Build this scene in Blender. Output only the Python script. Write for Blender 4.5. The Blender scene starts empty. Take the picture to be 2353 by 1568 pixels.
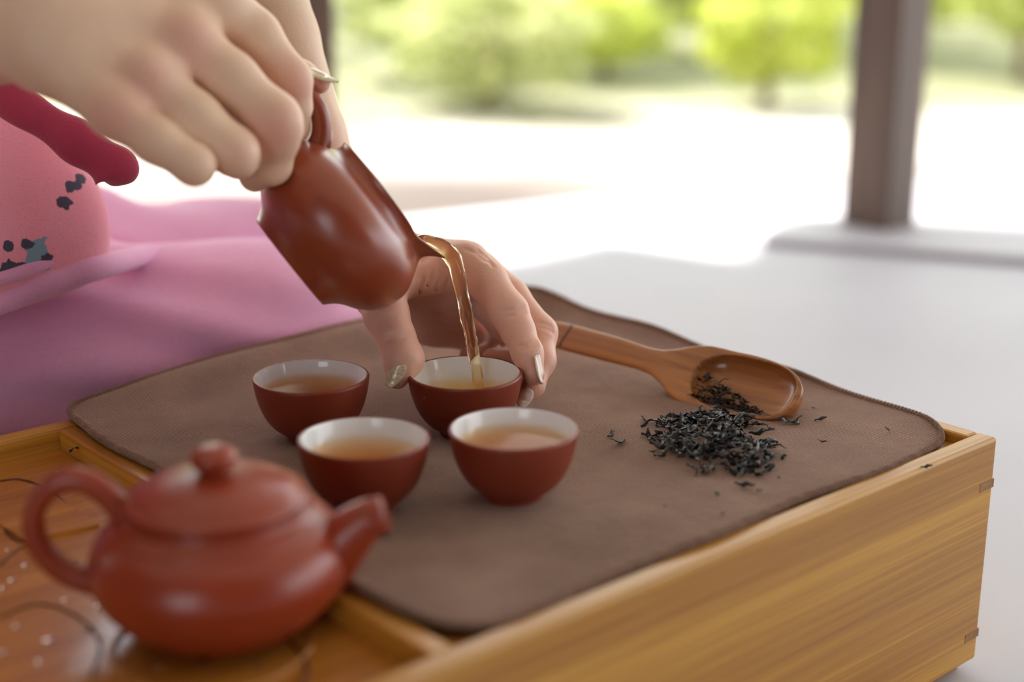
import bpy, bmesh, math, random
import numpy as np
from mathutils import Vector, Matrix

random.seed(7)
rng = np.random.RandomState(7)
scene = bpy.context.scene
COL = scene.collection
PI = math.pi

# ------------------------------------------------------------------ camera
FPX = 3268.0                       # 50 mm lens on 36 mm, in pixels of a 2353 wide frame
PITCH = math.radians(16.2)
CH = 0.2403                        # camera height above the tray top (z = 0)
C0 = np.array([0.0, 0.0, CH])
FW = np.array([0.0, math.cos(PITCH), -math.sin(PITCH)])
UP = np.array([0.0, math.sin(PITCH), math.cos(PITCH)])
RT = np.array([1.0, 0.0, 0.0])
cam_data = bpy.data.cameras.new('camera')
cam = bpy.data.objects.new('camera', cam_data)
COL.objects.link(cam)
cam.location = C0
cam.rotation_euler = (math.radians(90) - PITCH, 0, 0)
cam_data.sensor_width = 36.0
cam_data.lens = 50.0
cam_data.clip_start = 0.02
cam_data.dof.use_dof = True
cam_data.dof.focus_distance = 0.70
cam_data.dof.aperture_fstop = 3.1
scene.camera = cam

# ------------------------------------------------------------------ light
world = bpy.data.worlds.new('sky')
scene.world = world
world.use_nodes = True
wn = world.node_tree
for n in list(wn.nodes):
    wn.nodes.remove(n)
w_out = wn.nodes.new('ShaderNodeOutputWorld')
w_bg = wn.nodes.new('ShaderNodeBackground')
w_bg.inputs['Color'].default_value = (0.90, 0.95, 1.0, 1)
w_bg.inputs['Strength'].default_value = 1.9
wn.links.new(w_bg.outputs[0], w_out.inputs[0])
SUN_DIR = Vector((-0.35, 0.62, 0.70)).normalized()      # towards the sun
sun_d = bpy.data.lights.new('sun', 'SUN')
sun_d.energy = 6.0
sun_d.angle = math.radians(0.8)
sun_d.color = (1.0, 0.95, 0.86)
sun = bpy.data.objects.new('sun', sun_d)
COL.objects.link(sun)
sun.rotation_euler = SUN_DIR.to_track_quat('Z', 'Y').to_euler()
scene.view_settings.view_transform = 'Standard'
scene.view_settings.look = 'None'
scene.view_settings.gamma = 1.0
scene.view_settings.use_curve_mapping = False
scene.view_settings.exposure = 1.02
try:
    scene.cycles.use_denoising = True
    scene.cycles.max_bounces = 10
    scene.cycles.transparent_max_bounces = 16
    scene.cycles.caustics_reflective = False
except Exception:
    pass

# ------------------------------------------------------------------ helpers
def P(px, py, d):
    """a point seen at pixel (px,py) of the photograph, d metres in front of the lens"""
    return C0 + d * (FW + (px - 1176.5) / FPX * RT - (py - 784.0) / FPX * UP)

def G(px, py, z=0.0):
    """the point of the horizontal plane z seen at pixel (px,py)"""
    r = FW + (px - 1176.5) / FPX * RT - (py - 784.0) / FPX * UP
    return C0 + r * ((z - CH) / r[2])

def fdepth(p):
    return float(np.dot(np.array(p) - C0, FW))

def tag(o, label=None, cat=None, group=None, kind=None):
    if label: o['label'] = label
    if cat: o['category'] = cat
    if group: o['group'] = group
    if kind: o['kind'] = kind
    return o

def empty(name, loc=(0, 0, 0), rot=(0, 0, 0), **k):
    o = bpy.data.objects.new(name, None)
    COL.objects.link(o)
    o.location = loc
    o.rotation_euler = rot
    return tag(o, **k)

def mesh_obj(name, verts, faces, mat=None, parent=None, smooth=True, loc=None, rot=None, **k):
    me = bpy.data.meshes.new(name)
    if isinstance(verts, np.ndarray):
        verts = verts.tolist()
    if isinstance(faces, np.ndarray):
        faces = faces.tolist()
    me.from_pydata(verts, [], faces)
    me.update()
    if smooth:
        me.polygons.foreach_set('use_smooth', [True] * len(me.polygons))
    if mat: me.materials.append(mat)
    o = bpy.data.objects.new(name, me)
    COL.objects.link(o)
    if parent: o.parent = parent
    if loc is not None: o.location = loc
    if rot is not None: o.rotation_euler = rot
    return tag(o, **k)

def bm_obj(name, bm, mat=None, parent=None, smooth=False, **k):
    me = bpy.data.meshes.new(name)
    bm.to_mesh(me); bm.free()
    if smooth:
        me.polygons.foreach_set('use_smooth', [True] * len(me.polygons))
    if mat: me.materials.append(mat)
    o = bpy.data.objects.new(name, me)
    COL.objects.link(o)
    if parent: o.parent = parent
    return tag(o, **k)

def box_bm(lo, hi, bevel=0.0, seg=2):
    bm = bmesh.new()
    lo, hi = Vector(lo), Vector(hi)
    M = Matrix.Translation((lo + hi) / 2) @ Matrix.Diagonal((*(hi - lo), 1))
    bmesh.ops.create_cube(bm, size=1.0, matrix=M)
    if bevel > 0:
        bmesh.ops.bevel(bm, geom=list(bm.edges), offset=bevel, segments=seg, profile=0.5, affect='EDGES')
    return bm

def lathe(profile, n=72, fn=None):
    """profile list of (r,z); returns verts, faces; fn(r,z,theta)->(r,z) may deform"""
    verts, faces = [], []
    ring = []
    for (r, z) in profile:
        if r < 1e-7:
            ring.append([len(verts)]); verts.append((0, 0, z))
        else:
            ids = []
            for i in range(n):
                t = 2 * PI * i / n
                rr, zz = (r, z) if fn is None else fn(r, z, t)
                ids.append(len(verts)); verts.append((rr * math.cos(t), rr * math.sin(t), zz))
            ring.append(ids)
    for a, b in zip(ring[:-1], ring[1:]):
        for i in range(n):
            j = (i + 1) % n
            if len(a) == 1 and len(b) == 1: continue
            if len(a) == 1: faces.append((a[0], b[j], b[i]))
            elif len(b) == 1: faces.append((a[i], a[j], b[0]))
            else: faces.append((a[i], a[j], b[j], b[i]))
    return verts, faces

def catmull(pts, m=8):
    pts = [np.array(p, float) for p in pts]
    Q = [2 * pts[0] - pts[1]] + pts + [2 * pts[-1] - pts[-2]]
    out = []
    for i in range(1, len(Q) - 2):
        for k in range(m):
            t = k / m
            a, b, c, d = Q[i - 1], Q[i], Q[i + 1], Q[i + 2]
            out.append(0.5 * ((2 * b) + (-a + c) * t + (2 * a - 5 * b + 4 * c - d) * t * t + (-a + 3 * b - 3 * c + d) * t ** 3))
    out.append(pts[-1])
    return out

def tube(path, radii, n=20, flat=1.0, cap=True, closed=False):
    """sweep; path list of 3-vectors, radii scalar list"""
    path = [np.array(p, float) for p in path]
    N = len(path)
    verts, faces = [], []
    up = None
    for i in range(N):
        t = path[(i + 1) % N] - path[i - 1] if closed else path[min(i + 1, N - 1)] - path[max(i - 1, 0)]
        t /= np.linalg.norm(t) + 1e-12
        if up is None:
            up = np.cross(t, [0, 0, 1.0])
            if np.linalg.norm(up) < 0.1: up = np.cross(t, [0, 1.0, 0])
        up = up - t * np.dot(up, t); up /= np.linalg.norm(up) + 1e-12
        bi = np.cross(t, up)
        for k in range(n):
            a = 2 * PI * k / n
            v = path[i] + radii[i] * (math.cos(a) * up * flat + math.sin(a) * bi)
            verts.append(tuple(v))
    for i in range(N if closed else N - 1):
        i2 = (i + 1) % N
        for k in range(n):
            k2 = (k + 1) % n
            faces.append((i * n + k, i * n + k2, i2 * n + k2, i2 * n + k))
    if cap and not closed:
        faces.append(tuple(range(n))[::-1])
        faces.append(tuple((N - 1) * n + k for k in range(n)))
    return verts, faces

# --- signed-distance modelling: smooth continuous bodies
def cap(Q, a, b, ra, rb):
    a = np.asarray(a, np.float32); b = np.asarray(b, np.float32)
    ab = b - a
    t = np.clip(((Q - a) @ ab) / max(float(ab @ ab), 1e-12), 0, 1)
    d = Q - a - t[:, None] * ab
    return np.sqrt((d * d).sum(1)) - (ra + (rb - ra) * t)

def ell(Q, c, r, R=None):
    d = Q - np.asarray(c, np.float32)
    if R is not None: d = d @ np.asarray(R, np.float32)
    r = np.asarray(r, np.float32)
    k0 = np.sqrt(((d / r) ** 2).sum(1)); k1 = np.sqrt(((d / (r * r)) ** 2).sum(1))
    return k0 * (k0 - 1.0) / np.maximum(k1, 1e-9)

def smin(a, b, k):
    h = np.clip(0.5 + 0.5 * (b - a) / k, 0, 1)
    return b * (1 - h) + a * h - k * h * (1 - h)

def smax(a, b, k):
    return -smin(-a, -b, k)

def chain(Q, js, k=0.003):
    d = None
    for (a, ra), (b, rb) in zip(js[:-1], js[1:]):
        e = cap(Q, a, b, ra, rb)
        d = e if d is None else smin(d, e, k)
    return d

def sdf_mesh(field, lo, hi, h):
    """narrow-band sampling + surface nets"""
    lo = np.array(lo, float); hi = np.array(hi, float)
    B = 4
    nb = np.ceil((hi - lo) / (h * B)).astype(int)
    n = nb * B
    cx = [lo[i] + (np.arange(nb[i]) + 0.5) * h * B - 0.5 * h for i in range(3)]
    cc = np.stack(np.meshgrid(*cx, indexing='ij'), -1).reshape(-1, 3).astype(np.float32)
    fc = np.concatenate([field(c) for c in np.array_split(cc, max(1, len(cc) // 200000))])
    F = np.repeat(np.repeat(np.repeat(fc.reshape(nb), B, 0), B, 1), B, 2).astype(np.float32)
    act = np.argwhere(np.abs(fc.reshape(nb)) < h * B * 2.2)
    off = np.stack(np.meshgrid(*[np.arange(B)] * 3, indexing='ij'), -1).reshape(-1, 3)
    idx = (act[:, None, :] * B + off[None]).reshape(-1, 3)
    pts = (lo + idx * h).astype(np.float32)
    vals = np.concatenate([field(c) for c in np.array_split(pts, max(1, len(pts) // 200000))])
    F[idx[:, 0], idx[:, 1], idx[:, 2]] = vals
    S = F < 0
    cs = np.zeros(n - 1, np.int8)
    for i in (0, 1):
        for j in (0, 1):
            for k in (0, 1):
                cs += S[i:n[0] - 1 + i, j:n[1] - 1 + j, k:n[2] - 1 + k]
    active = (cs > 0) & (cs < 8)
    cells = np.argwhere(active)
    vid = -np.ones(n - 1, np.int64)
    vid[active] = np.arange(len(cells))
    corners = np.array([(i, j, k) for i in (0, 1) for j in (0, 1) for k in (0, 1)])
    acc = np.zeros((len(cells), 3)); cnt = np.zeros(len(cells))
    for a in range(8):
        for b in range(a + 1, 8):
            if np.abs(corners[a] - corners[b]).sum() != 1: continue
            pa = cells + corners[a]; pb = cells + corners[b]
            fa = F[pa[:, 0], pa[:, 1], pa[:, 2]]; fb = F[pb[:, 0], pb[:, 1], pb[:, 2]]
            m = (fa < 0) != (fb < 0)
            t = np.where(m, fa / np.where(m, fa - fb, 1), 0)
            acc += np.where(m[:, None], corners[a] + t[:, None] * (corners[b] - corners[a]), 0)
            cnt += m
    V = lo + (cells + acc / np.maximum(cnt, 1)[:, None]) * h
    quads = []
    for ax in range(3):
        o1, o2 = (ax + 1) % 3, (ax + 2) % 3
        sl0 = [slice(None)] * 3; sl1 = [slice(None)] * 3
        sl0[ax] = slice(0, n[ax] - 1); sl1[ax] = slice(1, n[ax])
        A, Bq = S[tuple(sl0)], S[tuple(sl1)]
        E = np.argwhere(A != Bq)
        E = E[(E[:, o1] >= 1) & (E[:, o2] >= 1) & (E[:, o1] < n[o1] - 1) & (E[:, o2] < n[o2] - 1)]
        if not len(E): continue
        def vi(d1, d2):
            c = E.copy(); c[:, o1] -= d1; c[:, o2] -= d2
            return vid[c[:, 0], c[:, 1], c[:, 2]]
        q = np.stack([vi(1, 1), vi(0, 1), vi(0, 0), vi(1, 0)], 1)
        fl = ~A[E[:, 0], E[:, 1], E[:, 2]]
        q[fl] = q[fl][:, ::-1]
        quads.append(q)
    Q = np.concatenate(quads)
    Q = Q[(Q >= 0).all(1)]
    return V, Q

def relax(V, Q, it=2):
    e = np.concatenate([Q[:, [0, 1]], Q[:, [1, 2]], Q[:, [2, 3]], Q[:, [3, 0]]])
    for _ in range(it):
        s = np.zeros_like(V); c = np.zeros(len(V))
        np.add.at(s, e[:, 0], V[e[:, 1]]); np.add.at(s, e[:, 1], V[e[:, 0]])
        np.add.at(c, e[:, 0], 1); np.add.at(c, e[:, 1], 1)
        m = c > 0
        V = V.copy()
        V[m] = 0.5 * V[m] + 0.5 * s[m] / c[m][:, None]
    return V

# ------------------------------------------------------------------ materials
def new_mat(name):
    m = bpy.data.materials.new(name)
    m.use_nodes = True
    nt = m.node_tree
    b = nt.nodes['Principled BSDF']
    return m, nt, b

def nd(nt, typ, **k):
    n = nt.nodes.new(typ)
    for a, v in k.items():
        if a in n.inputs.keys() if hasattr(n.inputs, 'keys') else False:
            n.inputs[a].default_value = v
        else:
            setattr(n, a, v)
    return n

def setin(n, **k):
    for a, v in k.items():
        n.inputs[a.replace('_', ' ')].default_value = v

def ramp(nt, src, stops):
    r = nt.nodes.new('ShaderNodeValToRGB')
    el = r.color_ramp.elements
    while len(el) < len(stops): el.new(0.5)
    for e, (p, c) in zip(el, stops):
        e.position = p; e.color = (*c, 1)
    nt.links.new(src, r.inputs[0])
    return r

def coords(nt, scale=(1, 1, 1), kind='Object'):
    tc = nt.nodes.new('ShaderNodeTexCoord')
    mp = nt.nodes.new('ShaderNodeMapping')
    mp.inputs['Scale'].default_value = scale
    nt.links.new(tc.outputs[kind], mp.inputs[0])
    return mp.outputs[0]

def noise(nt, vec, scale, detail=4, rough=0.55, dist=0.0):
    n = nt.nodes.new('ShaderNodeTexNoise')
    n.inputs['Scale'].default_value = scale
    n.inputs['Detail'].default_value = detail
    n.inputs['Roughness'].default_value = rough
    n.inputs['Distortion'].default_value = dist
    nt.links.new(vec, n.inputs['Vector'])
    return n.outputs['Fac']

def bump(nt, b, h, strength, dist):
    n = nt.nodes.new('ShaderNodeBump')
    n.inputs['Strength'].default_value = strength
    n.inputs['Distance'].default_value = dist
    nt.links.new(h, n.inputs['Height'])
    prev = b.inputs['Normal'].links
    if prev: nt.links.new(prev[0].from_socket, n.inputs['Normal'])
    nt.links.new(n.outputs[0], b.inputs['Normal'])
    return n

def srgb(r, g, b):
    f = lambda c: ((c / 255) / 12.92) if c <= 10 else (((c / 255) + 0.055) / 1.055) ** 2.4
    return (f(r), f(g), f(b))

def simple_mat(name, col, rough=0.6, var=0.12, nscale=30, bmp=0.0, bdist=0.001, spec=0.5, kind='Object'):
    m, nt, b = new_mat(name)
    v = coords(nt, kind=kind)
    f = noise(nt, v, nscale)
    r = ramp(nt, f, [(0.3, tuple(c * (1 - var) for c in col)), (0.7, tuple(min(1, c * (1 + var)) for c in col))])
    nt.links.new(r.outputs[0], b.inputs['Base Color'])
    b.inputs['Roughness'].default_value = rough
    b.inputs['Specular IOR Level'].default_value = spec
    if bmp: bump(nt, b, noise(nt, v, nscale * 6, 3), bmp, bdist)
    return m

def clay_mat(name, col, rough=0.36, coat=0.0):
    m, nt, b = new_mat(name)
    v = coords(nt)
    f = noise(nt, v, 45, 5)
    r = ramp(nt, f, [(0.25, tuple(c * 0.88 for c in col)), (0.75, tuple(c * 1.1 for c in col))])
    nt.links.new(r.outputs[0], b.inputs['Base Color'])
    b.inputs['Roughness'].default_value = rough
    b.inputs['Specular IOR Level'].default_value = 0.5
    bump(nt, b, noise(nt, v, 1800, 2), 0.12, 0.0002)
    b.inputs['Coat Weight'].default_value = coat; b.inputs['Coat Roughness'].default_value = 0.24
    return m

M_CLAY_PITCHER = clay_mat('pitcher_clay', srgb(150, 66, 38), 0.36, 0.5)
M_CLAY_POT = clay_mat('teapot_clay', srgb(152, 56, 28), 0.35, 0.25)
M_CLAY_CUP = clay_mat('cup_clay', srgb(136, 54, 31), 0.42)
M_GLAZE = simple_mat('white_glaze', srgb(246, 250, 253), 0.08, 0.02, 20)

def bamboo_mat(name, light, dark, rough=0.38, axis='x', coat=0.0, nodes=True, s=1.0):
    m, nt, b = new_mat(name)
    sc = {'x': (6 * s, 420 * s, 420 * s), 'z': (420 * s, 420 * s, 6 * s), 'y': (420 * s, 6 * s, 420 * s)}[axis]
    sc2 = tuple(c / 9 for c in sc)
    v1 = coords(nt, sc)
    fine = noise(nt, v1, 1.0, 5, 0.65)
    broad = noise(nt, coords(nt, sc2), 1.0, 3, 0.5)
    mx = nt.nodes.new('ShaderNodeMath'); mx.operation = 'ADD'
    s1 = nt.nodes.new('ShaderNodeMath'); s1.operation = 'MULTIPLY'; s1.inputs[1].default_value = 0.55
    nt.links.new(fine, s1.inputs[0])
    s2 = nt.nodes.new('ShaderNodeMath'); s2.operation = 'MULTIPLY'; s2.inputs[1].default_value = 0.45
    nt.links.new(broad, s2.inputs[0])
    nt.links.new(s1.outputs[0], mx.inputs[0]); nt.links.new(s2.outputs[0], mx.inputs[1])
    r = ramp(nt, mx.outputs[0], [(0.36, dark), (0.50, tuple((a + c) / 2 for a, c in zip(light, dark))), (0.62, light)])
    out = r.outputs[0]
    if nodes:
        # darker growth nodes of the bamboo strips
        vn = coords(nt, tuple(c * k for c, k in zip((22, 22, 22), (1, 1, 1))))
        nn = noise(nt, vn, 0.85, 3, 0.6, 0.6)
        rr = ramp(nt, nn, [(0.66, (0, 0, 0)), (0.76, (1, 1, 1))])
        mix = nt.nodes.new('ShaderNodeMixRGB'); mix.blend_type = 'MULTIPLY'
        f2 = nt.nodes.new('ShaderNodeMath'); f2.operation = 'MULTIPLY'; f2.inputs[1].default_value = 0.65
        nt.links.new(rr.outputs[0], f2.inputs[0]); nt.links.new(f2.outputs[0], mix.inputs[0])
        nt.links.new(out, mix.inputs[1]); mix.inputs[2].default_value = (0.62, 0.45, 0.33, 1)
        out = mix.outputs[0]
    nt.links.new(out, b.inputs['Base Color'])
    b.inputs['Roughness'].default_value = rough
    b.inputs['Coat Weight'].default_value = coat
    b.inputs['Coat Roughness'].default_value = 0.12
    bump(nt, b, fine, 0.15, 0.0004)
    return m

M_BAMBOO = bamboo_mat('bamboo_panel', srgb(216, 160, 64), srgb(168, 110, 40), 0.42, 'x', 0.15)
M_BAMBOO_Y = bamboo_mat('bamboo_panel_cross', srgb(216, 156, 60), srgb(168, 106, 38), 0.40, 'y', 0.15)
M_DRAIN = bamboo_mat('wet_bamboo', srgb(214, 148, 62), srgb(156, 92, 34), 0.30, 'x', 0.6)
M_PIN = bamboo_mat('end_grain', srgb(176, 130, 76), srgb(128, 92, 54), 0.6, 'y', 0)
M_SCOOP = bamboo_mat('scoop_bamboo', srgb(188, 122, 62), srgb(134, 74, 32), 0.34, 'x', 0.35, False, 0.6)

# suede-like cloth
M_CLOTH, nt, b = new_mat('brown_towel')
v = coords(nt)
f1 = noise(nt, v, 26, 4)
r = ramp(nt, f1, [(0.3, srgb(128, 102, 89)), (0.7, srgb(158, 130, 115))])
f2 = noise(nt, v, 1500, 3, 0.7)
r2 = ramp(nt, f2, [(0.3, (0.62, 0.6, 0.58)), (0.7, (1.25, 1.22, 1.2))])
mx = nt.nodes.new('ShaderNodeMixRGB'); mx.blend_type = 'MULTIPLY'; mx.inputs[0].default_value = 1
nt.links.new(r.outputs[0], mx.inputs[1]); nt.links.new(r2.outputs[0], mx.inputs[2])
nt.links.new(mx.outputs[0], b.inputs['Base Color'])
b.inputs['Roughness'].default_value = 0.95
b.inputs['Specular IOR Level'].default_value = 0.15
b.inputs['Sheen Weight'].default_value = 0.55
b.inputs['Sheen Roughness'].default_value = 0.5
b.inputs['Sheen Tint'].default_value = (*srgb(225, 190, 175), 1)
wv = nt.nodes.new('ShaderNodeTexWave'); wv.inputs['Scale'].default_value = 180; wv.inputs['Distortion'].default_value = 3.0
wv.inputs['Detail'].default_value = 2
wv2 = nt.nodes.new('ShaderNodeTexWave'); wv2.bands_direction = 'Y'; wv2.inputs['Scale'].default_value = 180; wv2.inputs['Distortion'].default_value = 3.0
nt.links.new(v, wv.inputs[0]); nt.links.new(v, wv2.inputs[0])
ad = nt.nodes.new('ShaderNodeMath'); ad.operation = 'ADD'
nt.links.new(wv.outputs['Fac'], ad.inputs[0]); nt.links.new(wv2.outputs['Fac'], ad.inputs[1])
bump(nt, b, ad.outputs[0], 0.6, 0.0004)
bump(nt, b, f2, 0.8, 0.0006)
bump(nt, b, noise(nt, v, 90, 3), 0.3, 0.002)

# tea
def tea_mat(name, col, dens):
    m, nt, b = new_mat(name)
    nt.nodes.remove(b)
    out = [n for n in nt.nodes if n.type == 'OUTPUT_MATERIAL'][0]
    tr = nt.nodes.new('ShaderNodeBsdfTransparent')
    gl = nt.nodes.new('ShaderNodeBsdfGlossy'); gl.inputs['Roughness'].default_value = 0.12
    fr = nt.nodes.new('ShaderNodeFresnel'); fr.inputs['IOR'].default_value = 1.33
    mx = nt.nodes.new('ShaderNodeMixShader')
    ge = nt.nodes.new('ShaderNodeNewGeometry')
    inv = nt.nodes.new('ShaderNodeMath'); inv.operation = 'SUBTRACT'; inv.inputs[0].default_value = 1.0
    nt.links.new(ge.outputs['Backfacing'], inv.inputs[1])
    mu = nt.nodes.new('ShaderNodeMath'); mu.operation = 'MULTIPLY'
    fs_ = nt.nodes.new('ShaderNodeMath'); fs_.operation = 'MULTIPLY'; fs_.inputs[1].default_value = 0.35
    nt.links.new(fr.outputs[0], fs_.inputs[0]); fr = fs_
    nt.links.new(fr.outputs[0], mu.inputs[0]); nt.links.new(inv.outputs[0], mu.inputs[1])
    nt.links.new(mu.outputs[0], mx.inputs[0]); nt.links.new(tr.outputs[0], mx.inputs[1]); nt.links.new(gl.outputs[0], mx.inputs[2])
    nt.links.new(mx.outputs[0], out.inputs['Surface'])
    va = nt.nodes.new('ShaderNodeVolumeAbsorption')
    va.inputs['Color'].default_value = (*col, 1); va.inputs['Density'].default_value = dens
    nt.links.new(va.outputs[0], out.inputs['Volume'])
    return m
M_TEA = tea_mat('amber_tea', (0.87, 0.55, 0.12), 75)
M_TEA_PALE = tea_mat('pale_tea', (0.92, 0.66, 0.05), 62)
M_STREAM, nt, b = new_mat('pouring_tea')
b.inputs['Base Color'].default_value = (1.0, 0.84, 0.55, 1)
b.inputs['Transmission Weight'].default_value = 1.0
b.inputs['Roughness'].default_value = 0.0
b.inputs['IOR'].default_value = 1.33
M_WATER, nt, b = new_mat('water')
b.inputs['Base Color'].default_value = (1, 0.97, 0.93, 1)
b.inputs['Transmission Weight'].default_value = 1.0
b.inputs['Roughness'].default_value = 0.02
b.inputs['IOR'].default_value = 1.33

# dry tea leaf
M_LEAF, nt, b = new_mat('dry_tea_leaf')
oi = nt.nodes.new('ShaderNodeObjectInfo')
r = ramp(nt, oi.outputs['Random'], [(0.0, srgb(14, 13, 15)), (0.6, srgb(24, 22, 24)), (0.9, srgb(38, 30, 28)), (1.0, srgb(74, 50, 36))])
v = coords(nt)
mx = nt.nodes.new('ShaderNodeMixRGB'); mx.blend_type = 'MULTIPLY'; mx.inputs[0].default_value = 1
r2 = ramp(nt, noise(nt, v, 400, 3), [(0.3, (0.6, 0.6, 0.6)), (0.7, (1.3, 1.3, 1.35))])
nt.links.new(r.outputs[0], mx.inputs[1]); nt.links.new(r2.outputs[0], mx.inputs[2])
nt.links.new(mx.outputs[0], b.inputs['Base Color'])
b.inputs['Roughness'].default_value = 0.36
b.inputs['Specular IOR Level'].default_value = 0.6
bump(nt, b, noise(nt, v, 700, 3), 0.6, 0.0006)

# skin
M_SKIN, nt, b = new_mat('skin')
at = nt.nodes.new('ShaderNodeAttribute'); at.attribute_name = 'flush'
v = coords(nt)
r = ramp(nt, noise(nt, v, 38, 4), [(0.3, srgb(232, 196, 166)), (0.7, srgb(240, 206, 178))])
mx = nt.nodes.new('ShaderNodeMixRGB')
nt.links.new(at.outputs['Fac'], mx.inputs[0]); nt.links.new(r.outputs[0], mx.inputs[1])
mx.inputs[2].default_value = (*srgb(222, 146, 134), 1)
nt.links.new(mx.outputs[0], b.inputs['Base Color'])
b.inputs['Roughness'].default_value = 0.46
b.inputs['Specular IOR Level'].default_value = 0.45
b.inputs['Subsurface Weight'].default_value = 0.18
b.inputs['Subsurface Radius'].default_value = (1.0, 0.35, 0.2)
b.inputs['Subsurface Scale'].default_value = 0.004
bump(nt, b, noise(nt, v, 900, 3, 0.6), 0.22, 0.0003)
bump(nt, b, noise(nt, v, 130, 3, 0.6, 0.8), 0.25, 0.0012)
vo = nt.nodes.new('ShaderNodeTexVoronoi'); vo.feature = 'DISTANCE_TO_EDGE'; vo.inputs['Scale'].default_value = 700
nt.links.new(v, vo.inputs['Vector'])
rv = ramp(nt, vo.outputs['Distance'], [(0.0, (0, 0, 0)), (0.12, (1, 1, 1))])
bump(nt, b, rv.outputs[0], 0.12, 0.0003)

M_NAIL = simple_mat('pale_nail', srgb(236, 214, 202), 0.12, 0.04, 60)
M_GOLD, nt, b = new_mat('gold_glitter_nail')
v = coords(nt)
vo = nt.nodes.new('ShaderNodeTexVoronoi'); vo.inputs['Scale'].default_value = 3200
nt.links.new(v, vo.inputs['Vector'])
r = ramp(nt, vo.outputs['Color'], [(0.2, srgb(196, 172, 132)), (0.55, srgb(222, 202, 164)), (0.85, srgb(252, 244, 224))])
nt.links.new(r.outputs[0], b.inputs['Base Color'])
b.inputs['Metallic'].default_value = 0.05; b.inputs['Roughness'].default_value = 0.28
b.inputs['Coat Weight'].default_value = 1.0; b.inputs['Coat Roughness'].default_value = 0.03
bump(nt, b, vo.outputs['Distance'], 0.4, 0.0001)

# dress
def dress_mat(name, c1, c2, prints=None):
    m, nt, b = new_mat(name)
    v = coords(nt)
    r = ramp(nt, noise(nt, v, 9, 3), [(0.3, c1), (0.7, c2)])
    out = r.outputs[0]
    # woven slub
    vs = coords(nt, (300, 300, 1400))
    fs = noise(nt, vs, 1.0, 2)
    vs2 = coords(nt, (1400, 1400, 300))
    fs2 = noise(nt, vs2, 1.0, 2)
    mm = nt.nodes.new('ShaderNodeMath'); mm.operation = 'ADD'
    nt.links.new(fs, mm.inputs[0]); nt.links.new(fs2, mm.inputs[1])
    rr = ramp(nt, mm.outputs[0], [(0.7, (0.86, 0.84, 0.86)), (1.0, (1.06, 1.06, 1.06))])
    rr.color_ramp.elements[0].position = 0.3
    mx = nt.nodes.new('ShaderNodeMixRGB'); mx.blend_type = 'MULTIPLY'; mx.inputs[0].default_value = 1
    nt.links.new(out, mx.inputs[1]); nt.links.new(rr.outputs[0], mx.inputs[2]); out = mx.outputs[0]
    if prints:
        geo = nt.nodes.new('ShaderNodeNewGeometry')
        nz = nt.nodes.new('ShaderNodeTexNoise'); nz.inputs['Scale'].default_value = 160; nz.inputs['Detail'].default_value = 3
        nt.links.new(geo.outputs['Position'], nz.inputs['Vector'])
        for (c, rad, col) in prints:
            dn = nt.nodes.new('ShaderNodeVectorMath'); dn.operation = 'DISTANCE'
            nt.links.new(geo.outputs['Position'], dn.inputs[0]); dn.inputs[1].default_value = tuple(c)
            sb = nt.nodes.new('ShaderNodeMath'); sb.operation = 'MULTIPLY_ADD'
            nt.links.new(nz.outputs['Fac'], sb.inputs[0]); sb.inputs[1].default_value = -rad * 2.2; sb.inputs[2].default_value = rad * 2.1
            lt = nt.nodes.new('ShaderNodeMath'); lt.operation = 'LESS_THAN'
            nt.links.new(dn.outputs['Value'], lt.inputs[0]); nt.links.new(sb.outputs[0], lt.inputs[1])
            mx = nt.nodes.new('ShaderNodeMixRGB')
            nt.links.new(lt.outputs[0], mx.inputs[0]); nt.links.new(out, mx.inputs[1]); mx.inputs[2].default_value = (*col, 1)
            out = mx.outputs[0]
    nt.links.new(out, b.inputs['Base Color'])
    b.inputs['Roughness'].default_value = 0.85
    b.inputs['Specular IOR Level'].default_value = 0.2
    b.inputs['Sheen Weight'].default_value = 0.3
    bump(nt, b, mm.outputs[0], 0.4, 0.0006)
    return m
M_SKIRT = dress_mat('pink_linen', srgb(214, 152, 190), srgb(228, 172, 206))

# ------------------------------------------------------------------ setting
FLOOR = -0.1269
GROUND = -0.34
M_FLOOR = simple_mat('pale_paving', srgb(206, 205, 216), 0.55, 0.06, 3.0, 0.2, 0.002)
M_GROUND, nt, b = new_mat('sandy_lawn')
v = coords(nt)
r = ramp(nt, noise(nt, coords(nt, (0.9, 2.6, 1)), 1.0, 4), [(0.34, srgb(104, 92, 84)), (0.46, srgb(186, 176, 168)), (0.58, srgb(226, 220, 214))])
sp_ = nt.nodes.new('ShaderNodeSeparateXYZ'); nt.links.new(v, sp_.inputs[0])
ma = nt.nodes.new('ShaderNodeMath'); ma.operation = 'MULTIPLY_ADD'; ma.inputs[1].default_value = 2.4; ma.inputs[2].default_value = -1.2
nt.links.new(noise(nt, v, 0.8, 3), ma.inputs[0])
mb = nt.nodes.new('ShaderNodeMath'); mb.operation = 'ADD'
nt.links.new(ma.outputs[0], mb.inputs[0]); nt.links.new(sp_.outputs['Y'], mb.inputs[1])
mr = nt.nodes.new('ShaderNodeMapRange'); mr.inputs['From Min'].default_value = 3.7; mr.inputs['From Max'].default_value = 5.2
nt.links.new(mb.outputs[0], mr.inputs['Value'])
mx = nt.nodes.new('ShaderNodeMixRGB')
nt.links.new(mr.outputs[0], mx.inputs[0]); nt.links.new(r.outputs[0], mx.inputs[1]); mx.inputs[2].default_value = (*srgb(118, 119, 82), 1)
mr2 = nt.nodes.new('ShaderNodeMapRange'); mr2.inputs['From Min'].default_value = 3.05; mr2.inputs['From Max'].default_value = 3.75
nt.links.new(mb.outputs[0], mr2.inputs['Value'])
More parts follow.
